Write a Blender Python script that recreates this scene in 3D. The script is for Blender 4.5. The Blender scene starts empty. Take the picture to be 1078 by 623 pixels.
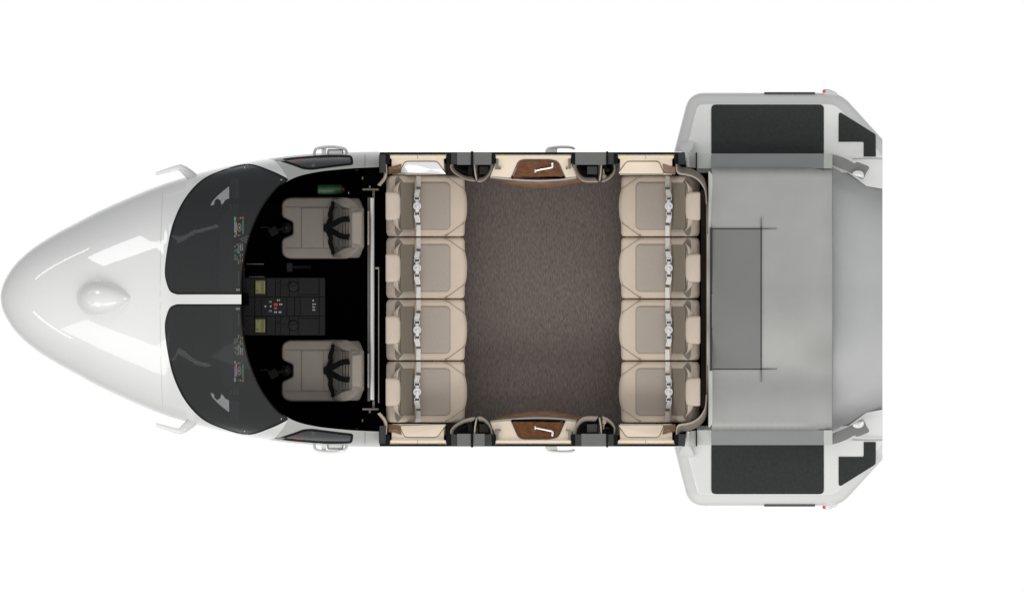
import bpy, bmesh, math, random
from mathutils import Vector, Matrix
from mathutils.geometry import delaunay_2d_cdt

random.seed(4)
S = 0.0075                      # metres per plan unit (plan x to the tail, plan y to the right-hand side, z up)
CY = 315.0                      # plan y of the centre line
sc = bpy.context.scene
COL = sc.collection
def W(x, y, z): return Vector(((x-539)*S, (311.5-y)*S, z*S))

# ------------------------------------------------------------------ materials
def mat(name, rgb, rough=0.5, metal=0.0, coat=0.0, noise=0.0, nscale=40.0, bump=0.0, bscale=200.0,
        spec=0.5, stretch=None, emit=0.0, rgb2=None):
    m = bpy.data.materials.new(name); m.use_nodes = True
    nt = m.node_tree; p = nt.nodes['Principled BSDF']
    p.inputs['Base Color'].default_value = (*rgb, 1); p.inputs['Roughness'].default_value = rough
    p.inputs['Metallic'].default_value = metal; p.inputs['Specular IOR Level'].default_value = spec
    p.inputs['Coat Weight'].default_value = coat; p.inputs['Coat Roughness'].default_value = 0.03; p.inputs['Coat IOR'].default_value = 1.65
    if emit:
        p.inputs['Emission Color'].default_value = (*rgb, 1); p.inputs['Emission Strength'].default_value = emit
    tc = nt.nodes.new('ShaderNodeTexCoord'); vec = tc.outputs['Object']
    if stretch:
        mp = nt.nodes.new('ShaderNodeMapping'); mp.inputs['Scale'].default_value = stretch
        nt.links.new(vec, mp.inputs['Vector']); vec = mp.outputs['Vector']
    if noise:
        n = nt.nodes.new('ShaderNodeTexNoise'); n.inputs['Scale'].default_value = nscale
        n.inputs['Detail'].default_value = 4; nt.links.new(vec, n.inputs['Vector'])
        r = nt.nodes.new('ShaderNodeMapRange'); r.inputs[1].default_value = .3; r.inputs[2].default_value = .7
        nt.links.new(n.outputs['Fac'], r.inputs[0])
        mx = nt.nodes.new('ShaderNodeMix'); mx.data_type = 'RGBA'
        a = [max(0, c*(1-noise)) for c in rgb]; b = [min(1, c*(1+noise)) for c in (rgb2 or rgb)]
        mx.inputs[6].default_value = (*a, 1); mx.inputs[7].default_value = (*b, 1)
        nt.links.new(r.outputs[0], mx.inputs[0]); nt.links.new(mx.outputs[2], p.inputs['Base Color'])
    if bump:
        n2 = nt.nodes.new('ShaderNodeTexNoise'); n2.inputs['Scale'].default_value = bscale
        n2.inputs['Detail'].default_value = 3; nt.links.new(vec, n2.inputs['Vector'])
        b = nt.nodes.new('ShaderNodeBump'); b.inputs['Strength'].default_value = bump; b.inputs['Distance'].default_value = .004
        nt.links.new(n2.outputs['Fac'], b.inputs['Height']); nt.links.new(b.outputs['Normal'], p.inputs['Normal'])
    return m

def glass_mat(name, tint, ior=1.25, painted_sheen=.04, rough=0.0):
    m = bpy.data.materials.new(name); m.use_nodes = True
    nt = m.node_tree; nt.nodes.remove(nt.nodes['Principled BSDF'])
    out = nt.nodes['Material Output']
    t = nt.nodes.new('ShaderNodeBsdfTransparent'); t.inputs['Color'].default_value = (*tint, 1)
    g = nt.nodes.new('ShaderNodeBsdfGlossy'); g.inputs['Roughness'].default_value = rough
    g.inputs['Color'].default_value = (.95, .97, 1, 1)
    f = nt.nodes.new('ShaderNodeFresnel'); f.inputs['IOR'].default_value = ior
    mx = nt.nodes.new('ShaderNodeMixShader')
    f.inputs['IOR'].default_value = ior
    ge = nt.nodes.new('ShaderNodeNewGeometry'); mm = nt.nodes.new('ShaderNodeMath'); mm.operation = 'SUBTRACT'; mm.use_clamp = True
    nt.links.new(f.outputs[0], mm.inputs[0]); nt.links.new(ge.outputs['Backfacing'], mm.inputs[1])
    df = nt.nodes.new('ShaderNodeBsdfDiffuse'); df.inputs['Color'].default_value = (.5, .51, .52, 1)  # grey diffuse layer paints in the even sheen of the panes
    mh = nt.nodes.new('ShaderNodeMixShader'); mh.inputs[0].default_value = painted_sheen
    nt.links.new(t.outputs[0], mh.inputs[1]); nt.links.new(df.outputs[0], mh.inputs[2])
    nt.links.new(mm.outputs[0], mx.inputs[0]); nt.links.new(mh.outputs[0], mx.inputs[1]); nt.links.new(g.outputs[0], mx.inputs[2])
    nt.links.new(mx.outputs[0], out.inputs['Surface'])
    return m

M = dict(
    paint=mat('white_paint', (.76, .762, .75), .38, coat=1, noise=.015, nscale=2),
    door_paint=mat('door_paint', (.45, .457, .437), .4, coat=.5, noise=.02, nscale=3),
    paint_grey=mat('light_grey_paint', (.52, .53, .50), .4, coat=.5, noise=.02, nscale=3),
    deck=mat('grey_deck_metal', (.385, .385, .374), .6, metal=.5, noise=.03, nscale=5),
    tail=mat('pale_grey_metal', (.43, .432, .435), .42, metal=.2, noise=.03, nscale=5),
    hatch=mat('mid_grey_panel', (.185, .187, .183), .7, noise=.02, nscale=6),
    skirt=mat('grey_skirt', (.25, .26, .26), .5, noise=.03, nscale=5),
    section=mat('grey_cut_section', (.135, .135, .132), .7, noise=.03, nscale=30),
    darksec=mat('dark_cut_section', (.035, .036, .036), .7, spec=.3),
    black=mat('black_rubber', (.006, .006, .006), .8, spec=.15),
    void=mat('black_lining', (.0028, .0028, .0028), 1, spec=0),
    coam=mat('charcoal_coaming', (.022, .022, .023), .8, spec=.2, noise=.1, nscale=60),
    console=mat('dark_console', (.0075, .0078, .0075), .6, spec=.25, noise=.1, nscale=50),
    consoleline=mat('console_groove', (.0022, .0022, .0022), .9, spec=.1),
    knob=mat('dark_knob', (.006, .006, .006), .5, spec=.3),
    walk=mat('anti_slip_charcoal', (.032, .0335, .0335), .85, spec=.25, noise=.13, nscale=45, bump=.7, bscale=90),
    cream=mat('cream_leather', (.655, .545, .44), .55, noise=.03, nscale=9, bump=.12, bscale=260, spec=.35),
    creamlite=mat('pale_cream_leather', (.54, .455, .372), .55, noise=.03, nscale=9, bump=.12, bscale=260, spec=.35),
    creamshade=mat('shaded_cream_leather', (.50, .425, .345), .58, noise=.03, nscale=9, bump=.12, bscale=260, spec=.3),  # cream leather darkened to paint in the shade of the steep backrest
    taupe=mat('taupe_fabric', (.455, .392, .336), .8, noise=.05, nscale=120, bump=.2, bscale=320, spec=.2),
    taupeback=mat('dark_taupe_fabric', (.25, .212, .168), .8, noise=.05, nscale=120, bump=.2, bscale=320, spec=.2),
    seam=mat('brown_stitching', (.30, .25, .205), .9, spec=.1),
    crew=mat('grey_beige_leather', (.235, .208, .182), .6, noise=.04, nscale=9, bump=.1, bscale=250, spec=.3),
    crewdark=mat('grey_beige_leather_pleats', (.185, .165, .143), .65, noise=.05, nscale=9, spec=.3),
    crewlite=mat('pale_grey_beige_leather', (.25, .218, .186), .6, noise=.03, nscale=9, spec=.3),
    strip=mat('brushed_strip', (.36, .365, .375), .4, metal=.5),
    lining=mat('pocket_shade_brown', (.05, .044, .038), .8, spec=.2),
    tandeep=mat('deep_tan_trim', (.22, .19, .16), .6, noise=.04, nscale=10, spec=.3),
    woodedge=mat('walnut_edge', (.06, .022, .008), .35, noise=.3, nscale=16, coat=.3),
    foot=mat('footwell_grey', (.032, .033, .035), .8, spec=.2, noise=.1, nscale=20), pocket=mat('dark_grey_plastic', (.075, .076, .077), .6),
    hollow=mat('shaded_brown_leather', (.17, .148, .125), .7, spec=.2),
    webbing=mat('pale_grey_webbing', (.80, .785, .775), .7, bump=.3, bscale=300, noise=.05, nscale=80),
    blackweb=mat('black_webbing', (.006, .0063, .007), .9, spec=.1, bump=.3, bscale=300),
    chrome=mat('bright_metal', (.82, .82, .83), .22, metal=.85),
    satin=mat('satin_metal', (.62, .63, .65), .33, metal=.6),
    darkmetal=mat('dark_metal', (.10, .10, .10), .45, metal=.6),
    shell=mat('warm_cream_panel', (.83, .70, .56), .5, noise=.02, nscale=6, spec=.35),
    tan=mat('tan_trim', (.40, .345, .29), .6, noise=.04, nscale=10, spec=.3),
    tanlite=mat('pale_tan_trim', (.58, .49, .40), .55, noise=.03, nscale=10, spec=.3),
    tandark=mat('dark_brown_trim', (.15, .13, .108), .7, spec=.2),  # even dark brown for grooves and bulkhead trim
    wood=mat('burr_walnut', (.165, .05, .009), .55, noise=.4, nscale=26, spec=.25, stretch=(1, 1.3, 1), rgb2=(.12, .05, .017)),
    woodtrim=mat('walnut_trim', (.21, .115, .062), .4, noise=.3, nscale=10, stretch=(1, 5, 1)),
    carpet=mat('brown_grey_carpet', (.168, .139, .127), .95, noise=.30, nscale=85, stretch=(1.45, .33, 1), bump=.5, bscale=120, spec=.1),
    seal=mat('groove_black', (.02, .02, .02), .8, spec=.1),
    green=mat('green_bottle', (.025, .085, .030), .4, noise=.08, nscale=20),
    red=mat('red_cap', (.22, .012, .012), .4),
    redlamp=mat('red_lamp', (.75, .02, .015), .25, emit=.08),
    lens=mat('clear_lamp_cover', (.74, .745, .755), .15, coat=1),
    screen=mat('olive_screen', (.14, .12, .028), .5, emit=.06, noise=.25, nscale=90),
    screentext=mat('pale_screen_text', (.24, .29, .15), .5, emit=.06),
    glow_w=mat('white_legend', (.38, .38, .40), .5, emit=.05),
    glow_r=mat('red_legend', (.5, .015, .015), .5, emit=.1),
    glow_c=mat('cyan_tape', (.05, .45, .55), .5, emit=1.3),
    glow_o=mat('orange_tape', (.65, .25, .04), .5, emit=1.2),
    glow_g=mat('green_tape', (.25, .5, .35), .5, emit=.9),
    glow_b=mat('blue_tape', (.05, .2, .65), .5, emit=1.3),
    glow_p=mat('pale_legend', (.45, .45, .42), .5, emit=1.0),
    yellow=mat('yellow_tab', (.55, .50, .05), .5),
    letter=mat('red_lettering', (.42, .05, .04), .6),
    glass=glass_mat('smoked_glass', (.56, .56, .565), 1.17, .055),
    chin=glass_mat('chin_glass', (.86, .87, .88), 1.25, .02),
    sideglass=glass_mat('side_glass', (.42, .43, .44), 1.25, .075),
)

# ------------------------------------------------------------------ object helpers
def thing(name, label, cat, loc=(539, 311.5, 0), group=None):
    o = bpy.data.objects.new(name, None); COL.objects.link(o)
    o.location = W(*loc); o.empty_display_size = .1
    o['label'] = label; o['category'] = cat
    if group: o['group'] = group
    o['_o'] = loc
    return o

def origin(o):
    """plan coordinates of an object's origin"""
    while o is not None:
        if '_o' in o: return tuple(o['_o'])
        o = o.parent
    return (539, 311.5, 0)

class G:
    """one mesh in the making, in plan coordinates"""
    def __init__(s): s.bm = bmesh.new(); s.mi = 0
    def face(s, vs):
        try:
            f = s.bm.faces.new(vs); f.material_index = s.mi; return f
        except ValueError: return None
    def v(s, p): return s.bm.verts.new(p)
    def loops(s, loops, cap0=True, cap1=True, closed=True):
        R = [[s.v(p) for p in L] for L in loops]
        n = len(R[0])
        for a, b in zip(R, R[1:]):
            for i in range(n if closed else n-1):
                j = (i+1) % n; s.face([a[i], a[j], b[j], b[i]])
        if cap0: s.face(R[0][::-1])
        if cap1: s.face(R[-1])
        return R
    def prism(s, poly, z0, z1, bev=0.0, n=3):
        f0 = z0 if callable(z0) else (lambda x, y: z0)
        f1 = z1 if callable(z1) else (lambda x, y: z1)
        L = [[(x, y, f0(x, y)) for x, y in poly]]
        if bev <= 0: L.append([(x, y, f1(x, y)) for x, y in poly])
        else:
            for k in range(n+1):
                a = math.pi/2*k/n
                q = offset(poly, bev*(1-math.cos(a)))
                L.append([(x, y, f1(x, y)-bev+bev*math.sin(a)) for x, y in q])
        s.loops(L)
    def box(s, x0, y0, x1, y1, z0, z1, bev=0.0, r=0.0):
        s.prism(rrect(x0, y0, x1, y1, r), z0, z1, bev)
    def cushion(s, poly, z0, z1, r, puff=0, n=4, m=5):
        zf = z1 if callable(z1) else (lambda x, y: z1)
        L = [[(x, y, z0) for x, y in poly]]
        for k in range(n+1):
            a = math.pi/2*k/n
            q = offset(poly, r*(1-math.cos(a)))
            L.append([(x, y, zf(x, y)-r+r*math.sin(a)) for x, y in q])
        q = [(p[0], p[1]) for p in L[-1]]
        cx = sum(p[0] for p in q)/len(q); cy = sum(p[1] for p in q)/len(q)
        for k in range(1, m):
            t = 1-k/m
            qq = [(cx+(x-cx)*t, cy+(y-cy)*t) for x, y in q]
            L.append([(x, y, zf(x, y)+puff*(1-t*t)) for x, y in qq])
        R = s.loops(L, cap1=False)
        c = s.v((cx, cy, zf(cx, cy)+puff)); l = R[-1]
        for i in range(len(l)): s.face([l[i], l[(i+1) % len(l)], c])
    def tube(s, pts, rad, n=8, flat=1.0):
        P = [Vector(p) for p in pts]; L = []
        for i, p in enumerate(P):
            t = (P[min(i+1, len(P)-1)]-P[max(i-1, 0)]).normalized()
            a = Vector((0, 0, 1)) if abs(t.z) < .9 else Vector((1, 0, 0))
            u = t.cross(a).normalized(); w = u.cross(t)
            r = rad[i] if isinstance(rad, (list, tuple)) else rad
            L.append([p+u*r*math.cos(k*2*math.pi/n)+w*r*flat*math.sin(k*2*math.pi/n) for k in range(n)])
        s.loops(L)
    def ribbon(s, pts, wid, th):
        """flat strap, width in plan"""
        P = [Vector(p) for p in pts]; L = []
        for i, p in enumerate(P):
            t = (P[min(i+1, len(P)-1)]-P[max(i-1, 0)]); t.z = 0; t.normalize()
            u = Vector((-t.y, t.x, 0)); w = wid[i] if isinstance(wid, (list, tuple)) else wid
            L.append([p+u*w/2, p-u*w/2, p-u*w/2+Vector((0, 0, th)), p+u*w/2+Vector((0, 0, th))])
        s.loops(L)
    def lathe(s, prof, c, n=24, axis='z'):
        L = []
        for r, h in prof:
            ring = []
            for k in range(n):
                a = 2*math.pi*k/n; ca, sa = r*math.cos(a), r*math.sin(a)
                ring.append((c[0]+ca, c[1]+sa, c[2]+h) if axis == 'z' else
                            (c[0]+h, c[1]+ca, c[2]+sa))
            L.append(ring)
        s.loops(L)
    def sheet(s, lines, th=1.5):
        """ruled sheet through polylines of 3-D points, closed with thickness below"""
        top = [[Vector(p) for p in L] for L in lines]
        bot = [[p-Vector((0, 0, th)) for p in L] for L in top]
        rings = []
        n = len(top[0])
        for i in range(n):
            rings.append([L[i] for L in top]+[L[i] for L in bot][::-1])
        s.loops(rings)
    def strip(s, line, w, z0, z1, bev=0):
        """vertical wall of width w along a plan polyline"""
        A = offset_open(line, w/2); B = offset_open(line, -w/2)
        s.prism(A+B[::-1], z0, z1, bev)

def area(p): return sum(p[i][0]*p[(i+1) % len(p)][1]-p[(i+1) % len(p)][0]*p[i][1] for i in range(len(p)))/2
def offset(poly, d):
    if d == 0: return list(poly)
    n = len(poly); sg = 1 if area(poly) > 0 else -1; out = []
    for i in range(n):
        a, b, c = Vector(poly[i-1]), Vector(poly[i]), Vector(poly[(i+1) % n])
        e1 = (b-a).normalized(); e2 = (c-b).normalized()
        n1 = Vector((-e1.y, e1.x))*sg; n2 = Vector((-e2.y, e2.x))*sg
        m = n1+n2; k = max(.35, m.length_squared/2)
        out.append(tuple(b+m/k*d) if m.length > 1e-6 else tuple(b+n1*d))
    return out
def offset_open(pl, d):
    out = []; n = len(pl)
    for i in range(n):
        a = Vector(pl[max(i-1, 0)]); b = Vector(pl[i]); c = Vector(pl[min(i+1, n-1)])
        e1 = (b-a).normalized() if i else (c-b).normalized()
        e2 = (c-b).normalized() if i < n-1 else e1
        n1 = Vector((-e1.y, e1.x)); n2 = Vector((-e2.y, e2.x)); m = n1+n2
        k = max(.5, m.length_squared/2)
        out.append(tuple(b+m/k*d))
    return out
def rrect(x0, y0, x1, y1, r=0, n=5):
    if r <= 0: return [(x0, y0), (x1, y0), (x1, y1), (x0, y1)]
    out = []
    for cx, cy, a0 in ((x1-r, y0+r, -90), (x1-r, y1-r, 0), (x0+r, y1-r, 90), (x0+r, y0+r, 180)):
        for k in range(n+1):
            a = math.radians(a0+90*k/n); out.append((cx+r*math.cos(a), cy+r*math.sin(a)))
    return out
def rpoly(poly, r, n=5):
    """polygon with its corners rounded; r a number or a list"""
    out = []; N = len(poly)
    for i in range(N):
        a, b, c = Vector(poly[i-1]), Vector(poly[i]), Vector(poly[(i+1) % N])
        rr = r[i] if isinstance(r, (list, tuple)) else r
        if rr <= 0: out.append(tuple(b)); continue
        p = b+(a-b).normalized()*min(rr, (a-b).length*.48); q = b+(c-b).normalized()*min(rr, (c-b).length*.48)
        for k in range(n+1):
            t = k/n; out.append(tuple(p*(1-t)**2+b*2*t*(1-t)+q*t*t))
    return out
def spline(pts, n=6):
    """Catmull-Rom through points of any dimension"""
    P = [Vector(p) for p in pts]; out = []
    for i in range(len(P)-1):
        p0, p1, p2, p3 = P[max(i-1, 0)], P[i], P[i+1], P[min(i+2, len(P)-1)]
        for k in range(n):
            t = k/n
            out.append(tuple(.5*((2*p1)+(p2-p0)*t+(2*p0-5*p1+4*p2-p3)*t*t+(3*p1-p0-3*p2+p3)*t**3)))
    out.append(tuple(P[-1])); return out
def resample(pl, d, closed=False):
    out = []; n = len(pl)
    for i in range(n if closed else n-1):
        a = Vector(pl[i]); b = Vector(pl[(i+1) % n]); k = max(1, int(math.ceil((b-a).length/d)))
        for j in range(k): out.append(tuple(a+(b-a)*j/k))
    if not closed: out.append(tuple(pl[-1]))
    return out
def my(pl): return [(p[0], 2*CY-p[1], *p[2:]) for p in pl]

SPLIT = {'footwell_floor', 'knob', 'screen', 'panel_clip', 'shoulder_panel', 'yellow_tab', 'door_guide', 'buckle_loop', 'strap_adjuster', 'grey_button',
         'grab_bar', 'bulkhead_pad', 'door_mechanism', 'step_pad', 'pillar_edge', 'belt_anchor', 'display_band', 'key_legend', 'strap',
         'shoulder_strap', 'screw', 'latch', 'center_legend', 'wood_corner', 'hinge_bracket', 'cabin_floor', 'seat_belt', 'back_pleat', 'edge_strip'}
def obj(name, g, mats, parent=None, mirror=False, sharp=35, label=None, cat=None, group=None, kind=None):
    if name in SPLIT:
        bm = g.bm; bm.verts.ensure_lookup_table(); seen = set(); comps = []
        for v in bm.verts:
            if v in seen: continue
            st = [v]; seen.add(v); c = []
            while st:
                a = st.pop(); c.append(a)
                for e_ in a.link_edges:
                    b = e_.other_vert(a)
                    if b not in seen: seen.add(b); st.append(b)
            comps.append(c)
        if len(comps) > 1:
            first = None
            for c in comps:
                h = G(); mp = {v: h.bm.verts.new(v.co) for v in c}
                for f in {f for v in c for f in v.link_faces}:
                    nf = h.bm.faces.new([mp[v] for v in f.verts]); nf.material_index = f.material_index
                o = _obj(name, h, mats, parent, mirror, sharp, label, cat, group, kind); first = first or o
            bm.free(); return first
    return _obj(name, g, mats, parent, mirror, sharp, label, cat, group, kind)
def _obj(name, g, mats, parent=None, mirror=False, sharp=35, label=None, cat=None, group=None, kind=None):
    bm = g.bm; ox, oy, oz = origin(parent)
    bmesh.ops.remove_doubles(bm, verts=bm.verts, dist=1e-4)
    for v in bm.verts:
        x, y, z = v.co
        if mirror: y = 2*CY-y
        v.co = ((x-ox)*S, -(y-oy)*S, (z-oz)*S)
    bmesh.ops.recalc_face_normals(bm, faces=bm.faces)
    me = bpy.data.meshes.new(name); bm.to_mesh(me); bm.free()
    me.shade_smooth(); me.set_sharp_from_angle(angle=math.radians(sharp))
    for m in (mats if isinstance(mats, (list, tuple)) else [mats]): me.materials.append(M[m])
    o = bpy.data.objects.new(name, me); COL.objects.link(o)
    if parent is not None: o.parent = parent
    if label: o['label'] = label
    if cat: o['category'] = cat
    if group: o['group'] = group
    if kind: o['kind'] = kind
    return o

def inpoly(p, poly):
    x, y = p; c = False; n = len(poly); j = n-1
    for i in range(n):
        xi, yi = poly[i]; xj, yj = poly[j]
        if (yi > y) != (yj > y) and x < (xj-xi)*(y-yi)/(yj-yi)+xi: c = not c
        j = i
    return c

def patch(name, mats, outer, holes, to_uv, to_xyz, step, parent, thick=2.5, inner=0, clear=.55, invert=False, label=None):
    """curved panel: plan outlines are carried onto a surface, filled with a fine mesh and given thickness.
    to_uv: plan (x,y) -> (u,v);  to_xyz: (u,v) -> plan-space 3-D"""
    polys = [[to_uv(*p) for p in outer]]+[[to_uv(*p) for p in h] for h in holes]
    polys = [resample(p, step*.8, True) for p in polys]
    pts = []; edges = []
    for p in polys:
        b = len(pts); pts += p; edges += [(b+i, b+(i+1) % len(p)) for i in range(len(p))]
    nb = len(pts)
    us = [p[0] for p in polys[0]]; vs = [p[1] for p in polys[0]]
    cell = {}
    for p in pts: cell.setdefault((int(p[0]//step), int(p[1]//step)), []).append(p)
    u = min(us)+step/2; row = 0
    while u < max(us):
        v = min(vs)+step/2+(row % 2)*step/2
        while v < max(vs):
            ci, cj = int(u//step), int(v//step)
            near = any((q[0]-u)**2+(q[1]-v)**2 < (clear*step)**2
                       for a in (-1, 0, 1) for b in (-1, 0, 1) for q in cell.get((ci+a, cj+b), ()))
            if not near and inpoly((u, v), polys[0]) and not any(inpoly((u, v), h) for h in polys[1:]):
                pts.append((u, v))
            v += step
        u += step*.9; row += 1
    vo, eo, fo, *_ = delaunay_2d_cdt([Vector(p) for p in pts], edges, [], 0, 1e-5)
    tris = []
    for f in fo:
        c = sum((vo[i] for i in f), Vector((0, 0)))/len(f)
        if inpoly(c, polys[0]) and not any(inpoly(c, h) for h in polys[1:]): tris.append(list(f))
    ox, oy, oz = origin(parent)
    def loc(p): return Vector(((p[0]-ox)*S, -(p[1]-oy)*S, (p[2]-oz)*S))
    e = .25
    co, no = [], []
    for q in vo:
        P = loc(to_xyz(*q))
        a = loc(to_xyz(q[0]+e, q[1]))-loc(to_xyz(q[0]-e, q[1])); b = loc(to_xyz(q[0], q[1]+e))-loc(to_xyz(q[0], q[1]-e))
        n = a.cross(b)
        if n.length < 1e-12: n = Vector((-1, 0, 0.01))
        n.normalize()
        co.append(P); no.append(n)
    # outward: away from the axis (or up)
    ref = sum(n.z for n in no)
    if (ref < 0) != invert: no = [-n for n in no]
    cnt = {}
    for f in tris:
        for i in range(3):
            k = (f[i], f[(i+1) % 3]); cnt[k] = cnt.get(k, 0)+1
    N = len(co); t = thick*S
    verts = list(co)+[c-n*t for c, n in zip(co, no)]; nrm = list(no)+[-n for n in no]
    faces = []; mi = []
    for f in tris:
        a, b, c = (co[i] for i in f)
        if (b-a).cross(c-a).dot(no[f[0]]) < 0: f = f[::-1]
        faces.append(f); mi.append(0)
        faces.append([i+N for i in f[::-1]]); mi.append(inner)
    for (a, b) in cnt:
        if (b, a) in cnt: continue
        n = (co[b]-co[a]).cross(no[a]); n = n.normalized() if n.length > 1e-12 else Vector((0, 0, 1))
        k = len(verts)
        verts += [co[a], co[b], co[b]-no[b]*t, co[a]-no[a]*t]; nrm += [n]*4
        faces.append([k, k+1, k+2, k+3]); mi.append(inner)
    me = bpy.data.meshes.new(name); me.from_pydata([tuple(v) for v in verts], [], faces)
    me.shade_smooth()
    me.polygons.foreach_set('material_index', mi)
    for m in (mats if isinstance(mats, (list, tuple)) else [mats]): me.materials.append(M[m])
    me.normals_split_custom_set_from_vertices([tuple(n) for n in nrm])
    me.update()
    o = bpy.data.objects.new(name, me); COL.objects.link(o); o.parent = parent
    if label: o['label'] = label
    return o

# ------------------------------------------------------------------ the helicopter's forward hull as a surface
KX = [0, 4, 9, 27, 55, 82, 95, 136, 164, 196, 232, 259, 292, 319, 345, 372, 400, 460]
KW = [1, 15.5, 26.2, 46.5, 66, 80.5, 88, 107, 118.8, 129, 138.4, 144, 149.2, 152.4, 153.9, 154.6, 155, 155]
KK = [82]+[w*w/(x-.5) for x, w in zip(KX[1:], KW[1:])]
def lerp(xs, ys, x):
    if x <= xs[0]: return ys[0]
    for i in range(len(xs)-1):
        if x <= xs[i+1]:
            t = (x-xs[i])/(xs[i+1]-xs[i]); return ys[i]+(ys[i+1]-ys[i])*t
    return ys[-1]
def smooth_k(x):
    a = 0; n = 7; r = 4+x*.05
    for k in range(n): a += lerp(KX, KK, x+(k-(n-1)/2)*2*r/(n-1))
    return a/n
_kt = [smooth_k(x*1.0) for x in range(0, 470)]
def halfw(x):
    i = max(0, min(int(x), 468)); t = min(1, max(0, x-i))
    k = _kt[i]*(1-t)+_kt[i+1]*t
    return math.sqrt(max(1e-6, k*(x-.5)))
def yc(x): return CY-1.8*max(0, 1-x/160)
ZC = 38
HX = [0, 3, 8, 15, 25, 40, 55, 75, 100, 130, 160, 176, 200, 230, 260, 285, 305, 325, 350, 400, 470]
HH = [0, 13, 21.2, 29, 37.5, 46.8, 54, 61.5, 68.5, 74.5, 79, 81, 96.5, 113.5, 127.5, 137, 143, 147, 149.5, 151, 151]
HK = [58]+[h*h/x for h, x in zip(HH[1:], HX[1:])]
def toph(x):
    a = 0; r = 2+min(x, 150)*.06-max(0, min(8, (x-150)*.35))+max(0, min(8, (x-185)*.3)); q = max(0, x-.5)
    for k in range(-4, 5): a += lerp(HX, HK, x+k*r/4)
    return math.sqrt(a/9*q)
def both(x): return 6.6*math.sqrt(max(0, x-.5)) if x < 90 else 62.4+ 14*(1-math.exp(-(x-90)/60))
RT = 100.0
def s_of(x): return math.sqrt(82*max(1e-5, x-.5))
def x_of(s): return .5+s*s/82
def uv_up(x, y):
    x = max(x, .52); w = halfw(x); v = max(-1, min(1, (y-yc(x))/w)); return (s_of(x), math.asin(v)*RT)
def xyz_up(u, v):
    x = x_of(max(u, .05)); th = v/RT; return (x, yc(x)+halfw(x)*math.sin(th), ZC+toph(x)*math.cos(th))
def xyz_dn(u, v):
    x = x_of(max(u, .05)); th = v/RT; return (x, yc(x)+halfw(x)*math.sin(th), ZC-both(x)*math.cos(th))
def ztop(x, y): return xyz_up(*uv_up(x, y))[2]
def edge_line(x0, x1, sgn):
    s0, s1 = s_of(x0), s_of(x1); n = max(2, int(abs(s1-s0)/2))
    out = []
    for k in range(n+1):
        x = x_of(s0+(s1-s0)*k/n); out.append((x, yc(x)+sgn*halfw(x)*1.001))
    return out

heli = thing('helicopter', 'white helicopter with its roof cut away, seen from above, tail cut off', 'helicopter')

# windscreens: leading edge, outboard tip, cut trailing edge
ws_lead = spline([(186.5, 310), (179.5, 307), (175.6, 299), (173.4, 286), (176, 262), (182.5, 234), (194.5, 209), (213, 189),
                  (237, 178), (262, 172.6), (285, 179.5), (299, 186), (303.2, 188.6)], 5)
ws_trail = spline([(303.2, 188.6), (301, 192.5), (292, 198), (276, 219), (264, 246), (258, 270), (255, 292), (254.5, 310)], 5)
ws = ws_lead+ws_trail[1:]
band_in = spline([(300.5, 192), (309, 187.6), (319, 184.2), (332, 181.5), (345, 179.6), (372, 177.2), (399, 176)], 4)
side_win = rpoly([(288.5, 168.7), (303, 166.3), (319, 164.8), (345, 163.0), (371, 163.4), (372.2, 173.8), (345, 177.0), (328, 179.2),
                  (319, 178.4), (303, 172.6)], [1, 2, 2, 3, 4, 3, 2, 4, 3, 2], 3)
def half_skin():
    a = edge_line(.52, 281, -1)
    return a+[(303.4, 189.2)]+ws_lead[::-1][1:]+[(254, 310)]
up = half_skin(); dn = my(up)
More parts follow.
